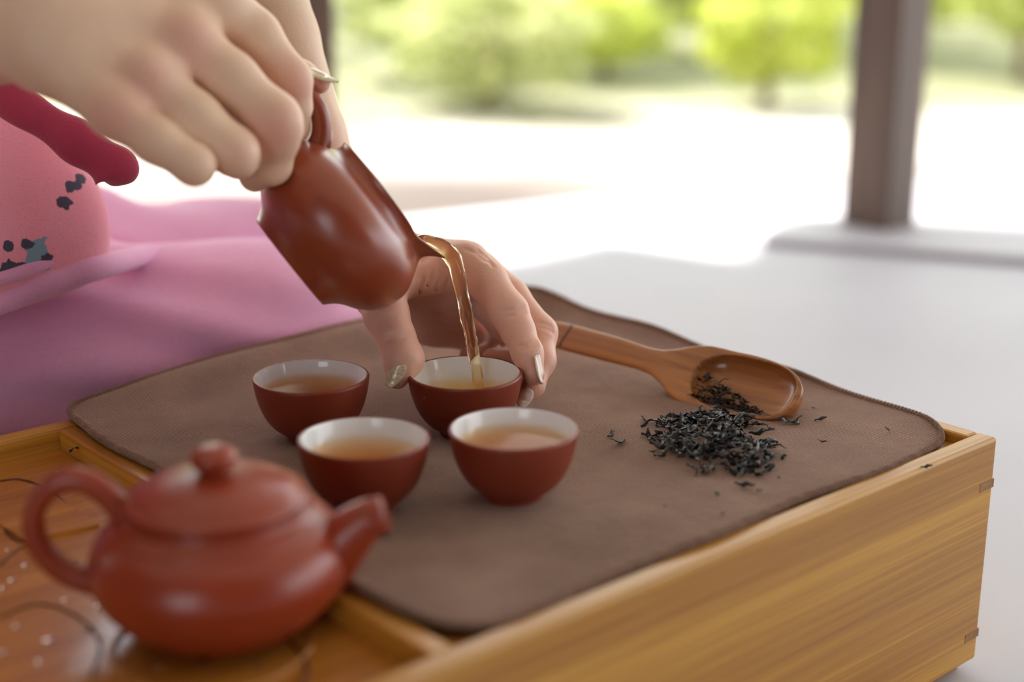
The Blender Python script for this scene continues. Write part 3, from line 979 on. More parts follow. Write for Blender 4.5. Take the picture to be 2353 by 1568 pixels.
# ------------------------------------------------------------------ water on the drain board
spots = [(115, 1472, 2.2), (205, 1445, 2.3), (232, 1468, 1.8), (10, 1352, 1.6), (30, 1335, 1.8), (8, 1200, 1.4), (470, 1512, 1.8), (350, 1532, 2.2), (60, 1300, 1.5), (150, 1380, 1.3), (90, 1520, 1.6), (40, 1440, 1.4), (260, 1500, 1.4), (300, 1545, 1.5), (170, 1535, 1.2), (20, 1265, 1.2), (590, 1530, 1.4), (130, 1085, .7), (225, 1395, 1.5), (10, 1500, 1.6)]
dm = bmesh.new()
bmesh.ops.create_uvsphere(dm, u_segments=16, v_segments=10, radius=1.0)
for v in list(dm.verts):
    if v.co.z < -0.1: v.co.z = -0.1
dme = bpy.data.meshes.new('water_drop'); dm.to_mesh(dme); dm.free(); dme.materials.append(M_WATER)
dme.polygons.foreach_set('use_smooth', [True] * len(dme.polygons))
for i, (x, y, r) in enumerate(spots):
    g = G(x, y, DZ)
    o = bpy.data.objects.new('water_drop', dme); COL.objects.link(o)
    o.location = (g[0], g[1], DZ + 0.0001); o.scale = (r * mm, r * mm * (0.8 + .4 * rng.rand()), r * mm * 0.45); o.rotation_euler = (0, 0, rng.rand() * 3)
    tag(o, 'small clear water drop lying on the wet drain board beside the teapot', 'water', 'water drops on the drain board')

# ------------------------------------------------------------------ bamboo scoop
e0 = G(1262, 792, CZ + 0.010); e1 = G(1838, 912, CZ + 0.012)
sd = e1 - e0; SL = float(np.hypot(sd[0], sd[1])) * 1.0
sang = math.atan2(sd[1], sd[0])
BX0, BXC = 0.52 * SL, 0.73 * SL                     # neck end, start of the rounded end
def sc_w(x):                                        # half width
    if x < BXC:
        return float(np.interp(x / SL, [0, .02, .06, .28, .40, .46, .51, .56, .61, .67], [.0060, .0078, .0084, .0080, .0070, .0078, .0112, .0160, .0188, .0194]))
    q = (x - BXC) / (SL - BXC)
    return 0.0194 * max(1 - q ** 2.9, 0) ** (1 / 2.1) + 0.0002
def sc_c(x):                                        # centre line height
    return float(np.interp(x / SL, [0, .3, .55, .68, .8, 1.0], [0.004, 0.0035, 0.001, -.0005, .0, .001]))
scoop = empty('tea_scoop', label='glossy bamboo tea scoop lying tipped on the cloth, holding dark leaves', cat='scoop')
NX, NY = 260, 110
xs = [SL * (0.5 - 0.5 * math.cos(PI * (i / NX) ** 0.98)) for i in range(NX + 1)]
# smooth widths
ws = np.array([sc_w(x) for x in xs]); 
for _ in range(8): ws[1:-1] = (ws[:-2] + 2 * ws[1:-1] + ws[2:]) / 4
def cavity(x, y, w):
    b0 = 0.610 * SL; b1 = 0.978 * SL
    cxm, hx = (b0 + b1) / 2, (b1 - b0) / 2
    q = (abs((x - cxm) / hx)) ** 3.0 + (abs(y / 0.0170)) ** 2.4
    return 0.0098 * (1 - q) ** 0.40 if q < 1 else 0.0
V = []; Fc = []
for i, x in enumerate(xs):
    w = ws[i]
    inb = min(max((x / SL - 0.46) / 0.16, 0), 1); inb = inb * inb * (3 - 2 * inb)
    th = 0.0052 + (0.0146 - 0.0052) * inb
    endt = (max(0.0, 1 - max(0, (x - BXC) / (SL - BXC)) ** 5) ** 0.5 * 0.9 + 0.1) * min(1, x / 0.002 + 0.5)
    th *= endt
    for j in range(NY + 1):
        s = -1 + 2 * j / NY
        y = w * math.copysign(abs(s) ** 0.85, s)
        zt = sc_c(x) + 0.0008 * (1 - inb) * (1 - s * s) - cavity(x, y, w)
        edge_r = (1 - abs(s) ** 6) ** 0.5
        zt -= 0.0011 * (1 - edge_r)
        V.append((x, y, zt))
    for j in range(NY + 1):
        s = 1 - 2 * j / NY
        y = w * math.copysign(abs(s) ** 0.85, s)
        zb = sc_c(x) - th * (max(1 - abs(s) ** 2.6, 0)) ** 0.5 - 0.0011
        V.append((x, y, zb))
M2 = 2 * (NY + 1)
for i in range(NX):
    for j in range(M2):
        j2 = (j + 1) % M2
        Fc.append((i * M2 + j, (i + 1) * M2 + j, (i + 1) * M2 + j2, i * M2 + j2))
Fc.append(tuple(range(M2))); Fc.append(tuple(NX * M2 + j for j in range(M2))[::-1])
ROLL = math.radians(40)
scoop_M = Matrix.Translation((e0[0], e0[1], 0.0188)) @ Matrix.Rotation(sang, 4, 'Z') @ Matrix.Rotation(math.radians(2.0), 4, 'Y') @ Matrix.Rotation(ROLL, 4, 'X')
scoop.matrix_world = scoop_M
so = mesh_obj('scoop_body', V, Fc, M_SCOOP, scoop)
M_NODE = simple_mat('bamboo_node', srgb(92, 50, 28), 0.5, 0.1, 90)
V, Fc = tube([(0.0135, y, sc_c(0.0135) + 0.0006 - 0.0008 * (y / .0076) ** 2) for y in np.linspace(-.0072, .0072, 9)], [0.0009] * 9, 8, flat=0.9)
mesh_obj('bamboo_node', V, Fc, M_NODE, scoop, label='dark growth ring on the handle')

# ------------------------------------------------------------------ tea leaves
def leaf_mesh(seed, L, W):
    r = np.random.RandomState(seed)
    n = 9
    tw = r.uniform(-6, 6); curl = r.uniform(-3.4, 3.4); fold = r.uniform(0.3, 1.3)
    p = np.zeros(3); a = 0.0; path = []
    d = np.array([1.0, 0, 0])
    for i in range(n):
        path.append(p.copy())
        a += curl / n + r.uniform(-.55, .55)
        el = r.uniform(-.75, .75)
        d = np.array([math.cos(a) * math.cos(el), math.sin(a) * math.cos(el), math.sin(el)])
        p = p + d * L / n
    path = np.array(path); path -= path.mean(0)
    V, Fc = [], []
    for i in range(n):
        t = path[min(i + 1, n - 1)] - path[max(i - 1, 0)]; t /= np.linalg.norm(t)
        s = np.cross(t, [0, 0, 1.0]); s /= np.linalg.norm(s) + 1e-9
        u = np.cross(s, t)
        ang = tw * i / n
        s2 = s * math.cos(ang) + u * math.sin(ang); u2 = -s * math.sin(ang) + u * math.cos(ang)
        f = i / (n - 1)
        w = W * (math.sin(PI * min(max(f, .12), .88)) ** 0.45) * (1 + r.uniform(-.5, .4))
        th = W * 0.16
        c = path[i]
        q = W * fold * 0.5
        for (sx, ux) in ((-w, q), (-w * .45, th * .3), (0, -q * .3), (w * .45, th * .6), (w, q * .8), (w * .4, th * 1.6), (0, th * 1.1 - q * .3), (-w * .5, th * 1.5)):
            V.append(tuple(c + s2 * sx + u2 * ux))
    m = 8
    for i in range(n - 1):
        for j in range(m):
            j2 = (j + 1) % m
            Fc.append((i * m + j, i * m + j2, (i + 1) * m + j2, (i + 1) * m + j))
    Fc.append(tuple(range(m))[::-1]); Fc.append(tuple((n - 1) * m + j for j in range(m)))
    me = bpy.data.meshes.new('tea_leaf')
    me.from_pydata(V, [], Fc); me.materials.append(M_LEAF)
    me.polygons.foreach_set('use_smooth', [True] * len(me.polygons))
    me['zmin'] = float(min(v[2] for v in V))
    return me
LV = [leaf_mesh(100 + i, L, W) for i, (L, W) in enumerate([(0.022, .0015), (0.019, .0012), (0.017, .0019), (0.027, .0011), (0.014, .0016), (0.020, .0020), (0.010, .0012), (0.016, .0009), (0.021, .0013), (0.018, .0017), (0.024, .0015), (0.013, .0020), (0.019, .0010)])]
def leaf(pos, scale=1.0, rot=None, variant=None, label=None, group=None):
    me = LV[variant if variant is not None else rng.randint(len(LV))]
    o = bpy.data.objects.new('tea_leaf', me); COL.objects.link(o)
    o.location = pos; o.scale = (scale,) * 3
    o.rotation_euler = rot if rot is not None else (rng.uniform(-.6, .6), rng.uniform(-.35, .35), rng.uniform(0, 6.28))
    return tag(o, label, 'tea leaf', group)
# the heap on the cloth: pixel-space blobs give positions on the cloth plane
heap = [(1600, 1015, 95, 40, 1.0), (1690, 1035, 85, 40, .9), (1560, 985, 70, 26, .8), (1660, 975, 90, 26, .8), (1720, 1070, 55, 28, .6), (1800, 982, 45, 14, .35), (1640, 1075, 60, 22, .5), (1545, 1040, 40, 22, .5)]
wts = np.array([h[2] * h[3] * h[4] for h in heap]); wts = wts / wts.sum()
for i in range(215):
    hsel = heap[rng.choice(len(heap), p=wts)]
    a = rng.uniform(0, 2 * PI); rr = math.sqrt(rng.rand())
    px = hsel[0] + hsel[2] * rr * math.cos(a) * 1.05; py = hsel[1] + hsel[3] * rr * math.sin(a)
    g = G(px, py, CZ)
    dist = math.hypot((px - 1640) / 150, (py - 1020) / 62)
    top = max(0, 1 - dist) * 0.013
    z = cloth_z(g) + 0.0016 + top * rng.rand()
    leaf((g[0], g[1], z), rng.uniform(.5, 1.15), label='crinkled black dry tea leaf in the heap on the cloth', group='dry tea leaves heaped on the cloth')
singles = [(1405, 1005, .8, 4, 'dry tea leaf lying alone left of the heap, upper half of the pair'), (1422, 1022, .9, 2, 'dry tea leaf lying alone left of the heap, lower half of the pair'),
           (1648, 1138, .55, 6, 'small dry leaf crumb in front of the heap, left one'), (1660, 1178, .4, 6, 'dry leaf crumb nearest the camera in front of the heap'),
           (1710, 1118, .8, 4, 'dry leaf at the front tip of the heap'), (1745, 1126, .45, 6, 'small dry crumb right of the front tip of the heap'),
           (1885, 968, .55, 4, 'dry leaf fragment right of the scoop tip, lower one'), (1868, 942, .35, 6, 'tiny dry leaf crumb right of the scoop tip, upper one'),
           (2040, 992, .6, 7, 'lone curled leaf near the right corner of the cloth'), (1893, 1019, .5, 7, 'thin stalk fragment on the cloth right of the heap'),
           (1800, 1055, .6, 5, 'bluish shiny dry leaf flake right of the heap'), (1790, 1098, .35, 6, 'tiny dry crumb at the lower right of the heap'),
           (1480, 972, .7, 7, 'thin dark stalk at the upper left of the heap'), (2130, 1062, .5, 4, 'dark leaf crumb caught at the hem by the front rail'),
           (1528, 1166, .22, 6, 'minute crumb on the cloth well in front of the heap'), (1812, 975, .8, 2, 'dry leaf beneath the tip of the scoop')]
for (px, py, s, vv, lab) in singles:
    g = G(px, py, CZ)
    leaf((g[0], g[1], cloth_z(g) + 0.0016 * s + .0004), s, variant=vv, label=lab)
g = G(878, 1236, CZ)
leaf((g[0], g[1], cloth_z(g) + .0016), .7, variant=2, label='dark leaf lying by the teapot spout on the cloth')
# in the scoop (positions in scoop space)
for i in range(120):
    a = rng.rand()
    x = (0.640 + 0.23 * a ** 0.9) * SL
    ymax = 0.004 - 0.013 * a
    y = -0.0145 + (ymax + 0.0145) * rng.rand() * 0.95
    w = 0.0163
    zc = -cavity(x, y, w)
    fill = max(zc + 0.001, -0.0068 + 0.0060 * (1 - a) * (0.5 + 0.5 * rng.rand()) - 0.10 * (y + 0.004))
    p = scoop_M @ Vector((x, y, min(fill, 0.0015)))
    leaf(tuple(p), rng.uniform(.34, .58), label='small dark dry tea leaf lying inside the bamboo scoop', group='dry tea leaves in the scoop')
# black lumps stuck in the tray corner, shaped from a leaf mesh
scr = [(120, 1013, 0.55, 'black lump in the corner of the drain board'), (88, 1023, 0.35, 'tiny black scrap left of the corner lump on the drain board'), (172, 1036, 0.7, 'long black scrap stuck against the tray divider')]
for (px, py, s, lab) in scr:
    g = G(px, py, DZ if px < 150 else DZ * .4)
    o = leaf((g[0], g[1], g[2] + 0.001), s * 1.3, variant=5, label=lab, rot=(0, 0, uang + 2.4))
    o.scale = (s, s * 1.3, s * .7)

# ------------------------------------------------------------------ person
person = empty('person', (-0.50, 0.82, FLOOR), label='person in a pink dress pouring tea while steadying a cup with the other hand', cat='person')
def J(px, py, d, rpx):
    return (P(px, py, d), rpx * d / FPX)

# right (pouring) hand
RH_wr = J(30, 40, .600, 128)
RH_wr2 = J(140, 60, .598, 130)
palmR = [
    [J(-60, 45, .605, 136), RH_wr2],
    [RH_wr2, J(470, 10, .622, 66)],
    [RH_wr2, J(415, 95, .605, 66)],
    [J(110, 90, .592, 112), J(335, 178, .592, 62)],
    [J(90, 100, .590, 92), J(262, 250, .583, 56)],
    [J(200, 60, .63, 95), J(400, 60, .64, 72)],           # palm bulk under the back
    [J(470, 10, .622, 60), J(345, 185, .595, 58)],
]
webR = [[J(500, 10, .640, 48), J(350, 190, .612, 44)], [J(440, 170, .615, 40), J(552, 292, .626, 34)]]
fingR = {
    'index': [J(490, -5, .624, 64), J(586, 82, .631, 57), J(666, 184, .636, 49), J(676, 245, .642, 38), J(668, 292, .650, 35), J(640, 322, .660, 30)],
    'middle': [J(430, 98, .606, 67), J(530, 184, .609, 63), J(622, 268, .612, 58), J(634, 330, .617, 44), J(622, 378, .624, 45), J(585, 405, .637, 37)],
    'ring': [J(348, 186, .593, 63), J(445, 272, .594, 60), J(538, 350, .597, 54), J(548, 366, .612, 42), J(535, 362, .630, 36)],
    'little': [J(268, 255, .583, 58), J(360, 323, .582, 51), J(446, 380, .584, 45), J(456, 382, .602, 35), J(452, 372, .618, 30)],
}
thumbR = [J(230, 90, .655, 70), J(430, 120, .675, 62), J(590, 150, .672, 46), J(690, 178, .662, 38), J(734, 190, .655, 26)]
foreR = [J(-60, 45, .605, 136), (np.array([-0.36, 0.575, 0.235]), 0.034), (np.array([-0.43, 0.59, 0.25]), 0.037)]
KNUCK = [(P(512, 24, .6205), .0098), (P(428, 98, .6000), .0100), (P(338, 180, .5862), .0098), (P(262, 250, .5800), .0088), (P(640, 290, .6115), .0098)]
def field_right(Q):
    palm = None
    for c in palmR:
        e = chain(Q, c); palm = e if palm is None else smin(palm, e, 0.0085)
    for c, r_ in KNUCK: palm = smin(palm, np.sqrt(((Q - c.astype(np.float32)) ** 2).sum(1)) - r_, .006)
    for c in webR: palm = smin(palm, chain(Q, c), 0.008)
    palm = smin(palm, chain(Q, foreR, .004), 0.012)
    d = palm
    for f in ('index', 'middle', 'ring', 'little'):
        fi = chain(Q, fingR[f], 0.0045)
        d = np.minimum(d, smin(palm, fi, 0.0075))
    d = np.minimum(d, smin(palm, chain(Q, thumbR, .004), .006))
    return d
flush_pts = [(J(666, 184, .63, 0)[0], .011), (J(640, 300, .60, 0)[0], .013), (J(560, 365, .58, 0)[0], .010), (J(430, 95, .595, 0)[0], .013), (J(255, 260, .57, 0)[0], .012), (J(330, 185, .58, 0)[0], .012), (J(735, 200, .65, 0)[0], .008)]

# left (steadying) hand
Lw = J(800, 500, .752, 78)
foreL = [J(596, -30, .745, 104), J(640, 90, .748, 92), J(720, 310, .752, 74), J(780, 470, .754, 66), J(850, 590, .752, 74)]
palmL = [
    [J(850, 590, .752, 74), J(1040, 612, .742, 60)],
    [J(850, 600, .756, 72), J(1020, 660, .765, 60)],
    [J(860, 620, .752, 72), J(990, 720, .775, 56)],
    [J(1060, 620, .735, 52), J(1005, 725, .775, 50)],
    [J(985, 735, .775, 52), J(1090, 762, .785, 48)],
]
thumbL = [J(880, 610, .735, 66), J(872, 668, .712, 62), J(888, 724, .698, 50), J(910, 775, .692, 42), J(927, 826, .688, 45), J(912, 868, .6855, 27)]
webL = [J(905, 650, .725, 40), J(985, 640, .728, 36), J(1060, 615, .730, 40)]
fingL = {
    'index': [J(1075, 608, .730, 52), J(1118, 645, .722, 45), J(1170, 718, .712, 43), J(1190, 760, .707, 37), J(1212, 812, .700, 34), J(1227, 862, .6955, 25)],
    'middle': [J(1100, 625, .745, 50), J(1170, 685, .738, 44), J(1240, 765, .728, 39), J(1243, 830, .716, 32), J(1224, 888, .706, 25), J(1208, 908, .703, 19)],
    'ring': [J(1080, 660, .760, 46), J(1160, 740, .762, 40), J(1195, 800, .748, 34), J(1165, 830, .735, 28), J(1130, 822, .730, 22)],
    'little': [J(1030, 700, .775, 42), J(1090, 760, .782, 36), J(1130, 800, .770, 30), J(1105, 822, .757, 25), J(1075, 818, .752, 20)],
}
elbowL = (P(500, -420, .70), 0.040)
def field_left(Q):
    palm = chain(Q, [elbowL] + foreL, .004)
    for c in palmL: palm = smin(palm, chain(Q, c), 0.010)
    palm = smin(palm, chain(Q, webL, .004), 0.007)
    d = palm
    for f in ('index', 'middle', 'ring', 'little'):
        fi = chain(Q, fingL[f], 0.004)
        d = np.minimum(d, smin(palm, fi, 0.006))
    d = np.minimum(d, smin(palm, chain(Q, thumbL, .004), .008))
    for pl, r_ in CREASES:
        d = smax(d, -chain(Q, [(q_, r_) for q_ in pl], .0005), .0014)
    return d
CREASES = []
def crease(pts, r_=.0006):
    out = []
    for (x, y) in pts:
        ds = np.linspace(.64, .84, 1200)
        Qr = np.array([P(x, y, d_) for d_ in ds], np.float32)
        fv = field_left(Qr)
        if (fv < 0).any(): out.append(Qr[int(np.argmax(fv < 0))] - (0.0001 * FW).astype(np.float32))
    if len(out) >= 2: NEWC.append((out, r_))
NEWC = []
for pts in [[(1158, 716), (1182, 712), (1204, 702)], [(1164, 728), (1188, 725), (1209, 716)], [(1192, 796), (1214, 792), (1234, 784)], [(1196, 804), (1217, 801), (1237, 794)],
            [(992, 622), (982, 655), (970, 690)], [(1012, 630), (1003, 662), (992, 688)], [(972, 640), (964, 668), (955, 700)], [(1030, 638), (1020, 670)],
            [(1098, 575), (1118, 590), (1132, 612)], [(1070, 572), (1095, 582), (1116, 600)], [(1240, 742), (1256, 745), (1270, 752)], [(1242, 752), (1258, 756), (1272, 764)],
            [(888, 772), (912, 768), (938, 762)], [(890, 782), (915, 779), (945, 772)], [(1010, 745), (1040, 752), (1075, 748)], [(1000, 720), (1035, 722), (1070, 712)]]:
    crease(pts)
CREASES = NEWC
flushL = [(J(1235, 870, .69, 0)[0], .008), (J(920, 840, .683, 0)[0], .010), (J(1215, 735, .70, 0)[0], .010), (J(1265, 765, .72, 0)[0], .010), (J(1140, 805, .74, 0)[0], .010), (J(1120, 590, .73, 0)[0], .014)]

def bounds(js, pad=0.006):
    a = np.array([p for p, r in js]); r = np.array([r for p, r in js])
    return (a - r[:, None]).min(0) - pad, (a + r[:, None]).max(0) + pad
jr = [j for c in palmR for j in c] + [j for f in fingR.values() for j in f] + thumbR
lo, hi = bounds(jr)
VR, QR = sdf_mesh(field_right, lo, hi, 0.00125)
jl = [j for c in palmL for j in c] + [j for f in fingL.values() for j in f] + thumbL + foreL[1:]
lo, hi = bounds(jl)
VL, QL = sdf_mesh(field_left, lo, hi, 0.0009)

# the rest of the body, coarser: arms, shoulders, neck, head, feet
shR = np.array([-0.47, 0.64, 0.36]); shL = np.array([-0.40, 0.95, 0.36]); elR = foreR[-1][0]
neck0 = np.array([-0.44, 0.80, 0.38]); neck1 = np.array([-0.42, 0.79, 0.46])
hd = np.array([-0.385, 0.775, 0.545])
fdir = np.array([0.88, -0.25, -0.40]); fdir /= np.linalg.norm(fdir)
side = np.cross([0, 0, 1.0], fdir); side /= np.linalg.norm(side)
hup = np.cross(fdir, side)
HR = np.stack([fdir, side, hup], 1)
hl = lambda a, b_, c: hd + fdir * a + side * b_ + hup * c
def field_body(Q):
    d = chain(Q, [(elR, .037), (shR, .048)], .004)
    s0 = 0.0006
    d = np.minimum(d, chain(Q, [(foreR[0][0], foreR[0][1] - s0), (foreR[1][0], foreR[1][1]), (foreR[2][0], foreR[2][1])], .004))
    dl = chain(Q, [(foreL[1][0], foreL[1][1] - s0), (foreL[0][0], foreL[0][1] - s0), elbowL, (shL, .048)], .004)
    d = np.minimum(d, dl)
    t = chain(Q, [(shR, .055), (neck0, .075), (shL, .055)], .02)
    t = smin(t, cap(Q, neck0, np.array([-0.49, 0.81, 0.02]), .115, .125), .05)
    t = smin(t, cap(Q, neck0, neck1, .046, .042), .02)
    d = smin(d, t, .03)
    h = ell(Q, hl(-.008, 0, .022), (.092, .072, .085), HR)
    h = smin(h, ell(Q, hl(.030, 0, -.035), (.055, .052, .062), HR), .03)
    h = smin(h, ell(Q, hl(.088, 0, -.018), (.014, .011, .016), HR), .012)
    h = smin(h, cap(Q, hl(.078, 0, .01), hl(.094, 0, -.022), .006, .010), .008)
    for s in (-1, 1):
        h = smin(h, ell(Q, hl(-.005, s * .074, -.005), (.014, .008, .028), HR), .006)
        h = smax(h, -ell(Q, hl(.088, s * .028, .006), (.012, .014, .009), HR), .008)
    h = smin(h, ell(Q, hl(.078, 0, -.048), (.010, .022, .005), HR), .008)
    h = smin(h, ell(Q, hl(.078, 0, -.058), (.009, .018, .005), HR), .008)
    d = smin(d, h, .012)
    return d
VB, QB = sdf_mesh(field_body, (-0.66, 0.50, -0.12), (-0.09, 1.05, 0.68), 0.006)
VR = relax(VR, QR, 1); VL = relax(VL, QL, 1); VB = relax(VB, QB, 1)
Vall = np.concatenate([VR, VL, VB]); Qall = np.concatenate([QR, QL + len(VR), QB + len(VR) + len(VL)])
base = np.array(person.location)
body = mesh_obj('body', Vall - base, Qall, M_SKIN, person)
fl = np.zeros(len(Vall))
for (c, s) in flush_pts + flushL:
    fl = np.maximum(fl, 0.55 * np.exp(-(((Vall - c) ** 2).sum(1)) / (s * s)))
hand_c = P(1030, 720, .74)
fall = np.clip(1 - (np.linalg.norm(VL - hand_c, axis=1) - .075) / .05, 0, 1)
fl[len(VR):len(VR) + len(VL)] = np.maximum(fl[len(VR):len(VR) + len(VL)], 0.48 * fall)
at = body.data.attributes.new('flush', 'FLOAT', 'POINT')
at.data.foreach_set('value', fl.astype(np.float32))

def nail(px, py, dguess, tipdir, nrm, L, W, mat, field, label=None, name='fingernail', point=0.5):
    """nail plate laid on the finger surface seen at pixel (px,py)"""
    ds = np.linspace(dguess - .03, dguess + .03, 600)
    Qr = np.array([P(px, py, d_) for d_ in ds], np.float32)
    fv = field(Qr); c = np.array(Qr[int(np.argmax(fv < 0))] if (fv < 0).any() else P(px, py, dguess), float)
    if nrm is None:
        e = 0.0015
        nrm = np.array([field(np.array([c + e * v_], np.float32))[0] - field(np.array([c - e * v_], np.float32))[0] for v_ in np.eye(3)])
        if np.dot(nrm, FW) > 0: nrm = -nrm
    t = np.array(tipdir, float); t /= np.linalg.norm(t)
    n = np.array(nrm, float); n -= t * np.dot(n, t); n /= np.linalg.norm(n)
    s = np.cross(t, n)
    NU, NV = 14, 10
    V, Fc = [], []
    for lay in (0, 1):
        for i in range(NU + 1):
            f = i / NU
            w = W / 2 * (math.sin(PI * min(0.5, 0.18 + f * 1.2)) if f < 0.4 else (1 - point * max(0, (f - .55) / .45) ** 1.8))
            if f > 0.9: w *= max(0.35, 1 - ((f - .9) / .1) ** 2 * .6)
            for j in range(NV + 1):
                g = -1 + 2 * j / NV
                q0 = c + t * (f - .5) * L + s * g * w
                hs = np.linspace(0.003, -0.0045, 40)
                fv = field(np.array([q0 + n * h_ for h_ in hs], np.float32))
                cdrop = -0.55 * w * (1 - math.cos(g * 1.25)) * 1.1
                if (fv < 0).any() and fv[0] > 0: hgt = max(float(hs[int(np.argmax(fv < 0))]), cdrop - 0.0012)
                else: hgt = cdrop - 0.0006
                hgt = 0.5 * hgt + 0.5 * min(cdrop, hgt + .0008)
                V.append(tuple(q0 + n * (hgt + 0.00055 - lay * 0.0006) - base))
    K = (NU + 1) * (NV + 1)
    for lay in (0, 1):
        for i in range(NU):
            for j in range(NV):
                a = lay * K + i * (NV + 1) + j
                q = (a, a + 1, a + NV + 2, a + NV + 1)
                Fc.append(q if lay == 0 else q[::-1])
    bd = [i * (NV + 1) for i in range(NU + 1)] + [NU * (NV + 1) + j for j in range(1, NV + 1)] + [i * (NV + 1) + NV for i in range(NU - 1, -1, -1)] + [j for j in range(NV - 1, 0, -1)]
    for a, b_ in zip(bd, bd[1:] + bd[:1]):
        Fc.append((a, b_, b_ + K, a + K))
    return mesh_obj(name, V, Fc, mat, person, label=label)
# left thumb: gold glitter nail facing left and to the camera
nail(905, 856, .682, P(886, 893, .683) - P(924, 820, .683), -0.50 * RT - 0.85 * FW + 0.05 * UP, 0.0155, 0.0088, M_GOLD, field_left, 'gold glitter thumbnail beside the cup')
nail(1242, 850, .696, P(1247, 892, .694) - P(1234, 818, .698), 0.98 * RT - 0.15 * FW + .05 * UP, 0.0145, 0.0072, M_NAIL, field_left)
nail(1205, 914, .700, P(1190, 938, .696) - P(1216, 890, .698), -.1 * RT - 0.9 * FW + .2 * UP, 0.0100, 0.0072, M_NAIL, field_left)
# right thumb nail sticking out behind the index finger
nail(742, 170, .655, P(780, 190, .652) - P(712, 160, .655), 0.30 * RT + 0.92 * UP - .25 * FW, 0.0158, 0.0100, M_GOLD, field_right, 'pale gold thumbnail above the pitcher handle')

# hair and eyes
M_HAIR = simple_mat('black_hair', srgb(30, 24, 22), 0.4, 0.2, 80)
def field_hair(Q):
    h = ell(Q, hl(-.018, 0, .030), (.100, .083, .094), HR)
    h = smin(h, ell(Q, hl(-.105, 0, -.005), (.04, .045, .04), HR), .02)
    cut = ((Q - hl(.035, 0, -.0).astype(np.float32)) @ fdir.astype(np.float32)) - 0.35 * ((Q - hl(0, 0, .03).astype(np.float32)) @ hup.astype(np.float32)) 
    return smax(h, cut, .01)
VH, QH = sdf_mesh(field_hair, hd - 0.17, hd + 0.17, 0.005)
mesh_obj('hair', VH - base, QH, M_HAIR, person)
M_EYE = simple_mat('eye', srgb(60, 44, 38), 0.1, 0.1, 50)
for s in (-1, 1):
    bm = bmesh.new(); bmesh.ops.create_uvsphere(bm, u_segments=16, v_segments=10, radius=0.0095)
    e = bm_obj('eye', bm, M_EYE, person, True); e.location = hl(.072, s * .028, .006) - base

M_LIP = simple_mat('lips', srgb(176, 84, 84), 0.4, 0.1, 60)
bm = bmesh.new(); bmesh.ops.create_uvsphere(bm, u_segments=16, v_segments=10, radius=1.0)
lipo = bm_obj('lips', bm, M_LIP, person, True)
lipo.matrix_local = Matrix.Translation(hl(.082, 0, -.052) - base) @ Matrix(HR.tolist()).to_4x4() @ Matrix.Diagonal((.007, .021, .0065, 1))

# skirt over crossed legs
def wob(Q, f, ph, amp, dirv):
    return amp * np.sin(Q @ np.asarray(dirv, np.float32) * f + ph)
def field_skirt(Q):
    d = cap(Q, (-.52, .74, -.01), (-.165, .868, -.030), .115, .078)
    d = smin(d, cap(Q, (-.165, .868, -.030), (-.42, .70, -.065), .078, .058), .03)
    d = smin(d, cap(Q, (-.52, .90, .00), (-.20, 1.10, -.050), .110, .075), .035)
    d = smin(d, cap(Q, (-.20, 1.10, -.050), (-.40, .90, -.06), .075, .06), .05)
    d = smin(d, cap(Q, (-.60, .74, -.02), (-.60, .92, -.02), .13, .13), .05)
    # folds fanning from the hip and pulled across the knee
    rel = Q - np.array([-.62, .80, .10], np.float32)
    ang = np.arctan2(rel[:, 2], rel[:, 0] + .02)
    rad_ = np.sqrt(rel[:, 0] ** 2 + rel[:, 2] ** 2)
    d = d + 0.0046 * np.sin(ang * 30 + 4 * np.sin(rad_ * 9)) * np.clip(rad_ * 3, 0, 1)
    d = d + 0.0028 * np.sin(ang * 71 + 9 * rad_ + 2 * np.sin(Q[:, 1] * 40))
    d = d + wob(Q, 60, .4, .0014, (.5, -.3, .8))
    # do not enter the tray or the floor
    nx, ny = -math.sin(uang), math.cos(uang)
    side_ = (Q[:, 0] - Lc[0]) * nx + (Q[:, 1] - Lc[1]) * ny - 0.005
    d = smax(d, -side_.astype(np.float32), .004)
    d = smax(d, (FLOOR + 0.002) - Q[:, 2], .004)
    return d.astype(np.float32)
VS, QS = sdf_mesh(field_skirt, (-.78, .40, -.14), (-.06, 1.22, .15), 0.0042)
mesh_obj('skirt', relax(VS, QS, 1) - base, QS, M_SKIRT, person, label='pink linen skirt over crossed legs')

# printed jacket
INK = srgb(70, 66, 86); BLUE = srgb(120, 150, 168)
prints = []
def ink(px, py, d, r, c=INK):
    prints.append((P(px, py, d), r, c))
M_JACKET_SLOT = None
jk_hem = P(100, 520, .745)
def field_jacket(Q):
    d = cap(Q, (-.52, .80, .02), (-.46, .80, .33), .135, .125)
    d = smin(d, cap(Q, (-.47, .79, .27), P(70, 560, .775) + np.array([-.02, 0, 0]), .11, .062), .04)
    d = smin(d, cap(Q, shR, elR * .45 + shR * .55, .066, .058), .02)
    d = smin(d, cap(Q, shL, np.array(elbowL[0]) * .55 + shL * .45, .066, .056), .02)
    d = smin(d, chain(Q, [(shR, .063), (neck0 + np.array([-.005, 0, -.012]), .092), (shL, .063)], .02), .03)
    d = smin(d, cap(Q, neck0, np.array([-0.49, 0.81, 0.02]), .124, .138), .02)
    rel = Q - np.array([-.42, .78, .34], np.float32)
    ang = np.arctan2(rel[:, 1], rel[:, 0] + .3 * rel[:, 2])
    dn = np.clip(-rel[:, 2] * 4, 0, 1.2)
    d = d + 0.006 * dn * np.sin(ang * 9 + 2 * np.sin(rel[:, 2] * 14)) + 0.002 * np.sin(Q @ np.array([40, 20, 30], np.float32))
    d = smax(d, -(Q[:, 2] - 0.028 - 0.28 * (Q[:, 0] + .33)), .006)
    d = smax(d, -ell(Q, (-.405, .79, .50), (.075, .070, .095)), .006)
    return d.astype(np.float32)
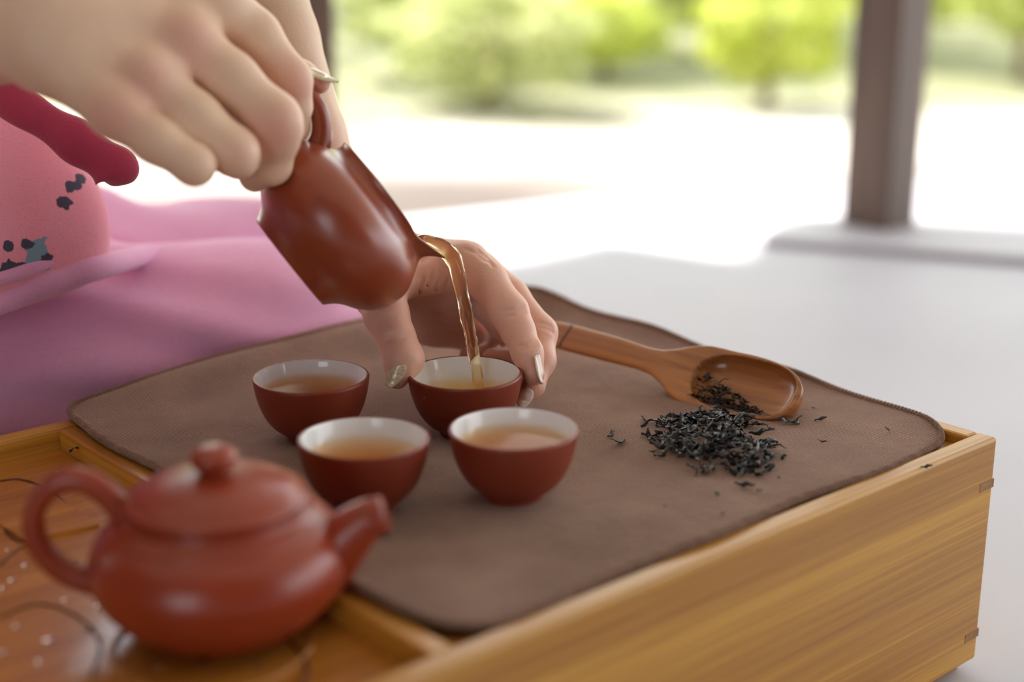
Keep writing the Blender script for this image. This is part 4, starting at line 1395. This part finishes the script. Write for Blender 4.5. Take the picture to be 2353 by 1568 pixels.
for (px, py, r, c) in [(165, 430, .0035, INK), (150, 465, .0035, INK), (185, 410, .003, INK), (140, 470, .002, INK), (178, 425, .0026, INK), (130, 310, .004, INK), (155, 300, .003, INK), (85, 585, .0075, BLUE), (108, 592, .0035, INK), (20, 625, .006, INK), (45, 618, .004, INK), (60, 560, .003, INK), (20, 567, .003, INK)]:
    # find the jacket surface along the viewing ray
    ds = np.linspace(.60, 1.1, 400)
    Qr = np.array([P(px, py, d_) for d_ in ds], np.float32)
    f_ = field_jacket(Qr)
    hit = np.argmax(f_ < 0) if (f_ < 0).any() else None
    if hit: prints.append((Qr[hit], r, c))
M_JACKET = dress_mat('printed_pink_linen', srgb(226, 140, 158), srgb(236, 166, 182), prints)
VJ, QJ = sdf_mesh(field_jacket, (-.72, .52, -.06), (-.16, 1.08, .50), 0.0045)
mesh_obj('jacket', relax(VJ, QJ, 1) - base, QJ, M_JACKET, person, label='pink jacket printed with small dark blue flowers')

# rose-red rolled fold hanging from the jacket's opening
M_FOLD = dress_mat('rose_linen', srgb(176, 60, 88), srgb(196, 78, 104))
pth = catmull([P(-260, -20, .72), P(-60, 170, .715), P(90, 270, .712), P(190, 335, .712), P(262, 388, .714), P(276, 425, .718)], 10)
V, Fc = tube([q - base for q in pth], [(.0085 + .0050 * i / len(pth)) * math.sqrt(max(0.02, 1 - max(0, (i - len(pth) + 14) / 13.2) ** 2)) * (1 + .10 * math.sin(i * .5)) for i in range(len(pth))], 18, flat=0.7)
mesh_obj('jacket_fold', V, Fc, M_FOLD, person, label='rose-red rolled edge of the jacket')

# soft rolled folds of linen at the waist, just below the jacket hem
def on_dress(px, py, sink):
    ds = np.linspace(.55, 1.1, 900)
    Qr = np.array([P(px, py, d_) for d_ in ds], np.float32)
    fv = np.minimum(field_skirt(Qr), field_jacket(Qr))
    return P(px, py, ds[int(np.argmax(fv < 0))] + sink)
for pts, r0 in (([(-60, 715), (40, 676), (140, 640), (240, 610), (340, 585), (430, 560)], .0070), ([(-60, 652), (20, 632), (90, 610), (160, 588)], .0050)):
    pth = catmull([on_dress(x, y, .003) for x, y in pts], 10)
    m_ = len(pth) - 1
    V, Fc = tube([q - base for q in pth], [r0 * math.sqrt(max(.03, 1 - max(0, (i / m_ - .45) / .56) ** 2)) for i in range(m_ + 1)], 16, flat=1.0)
    mesh_obj('linen_fold', V, Fc, M_SKIRT, person)
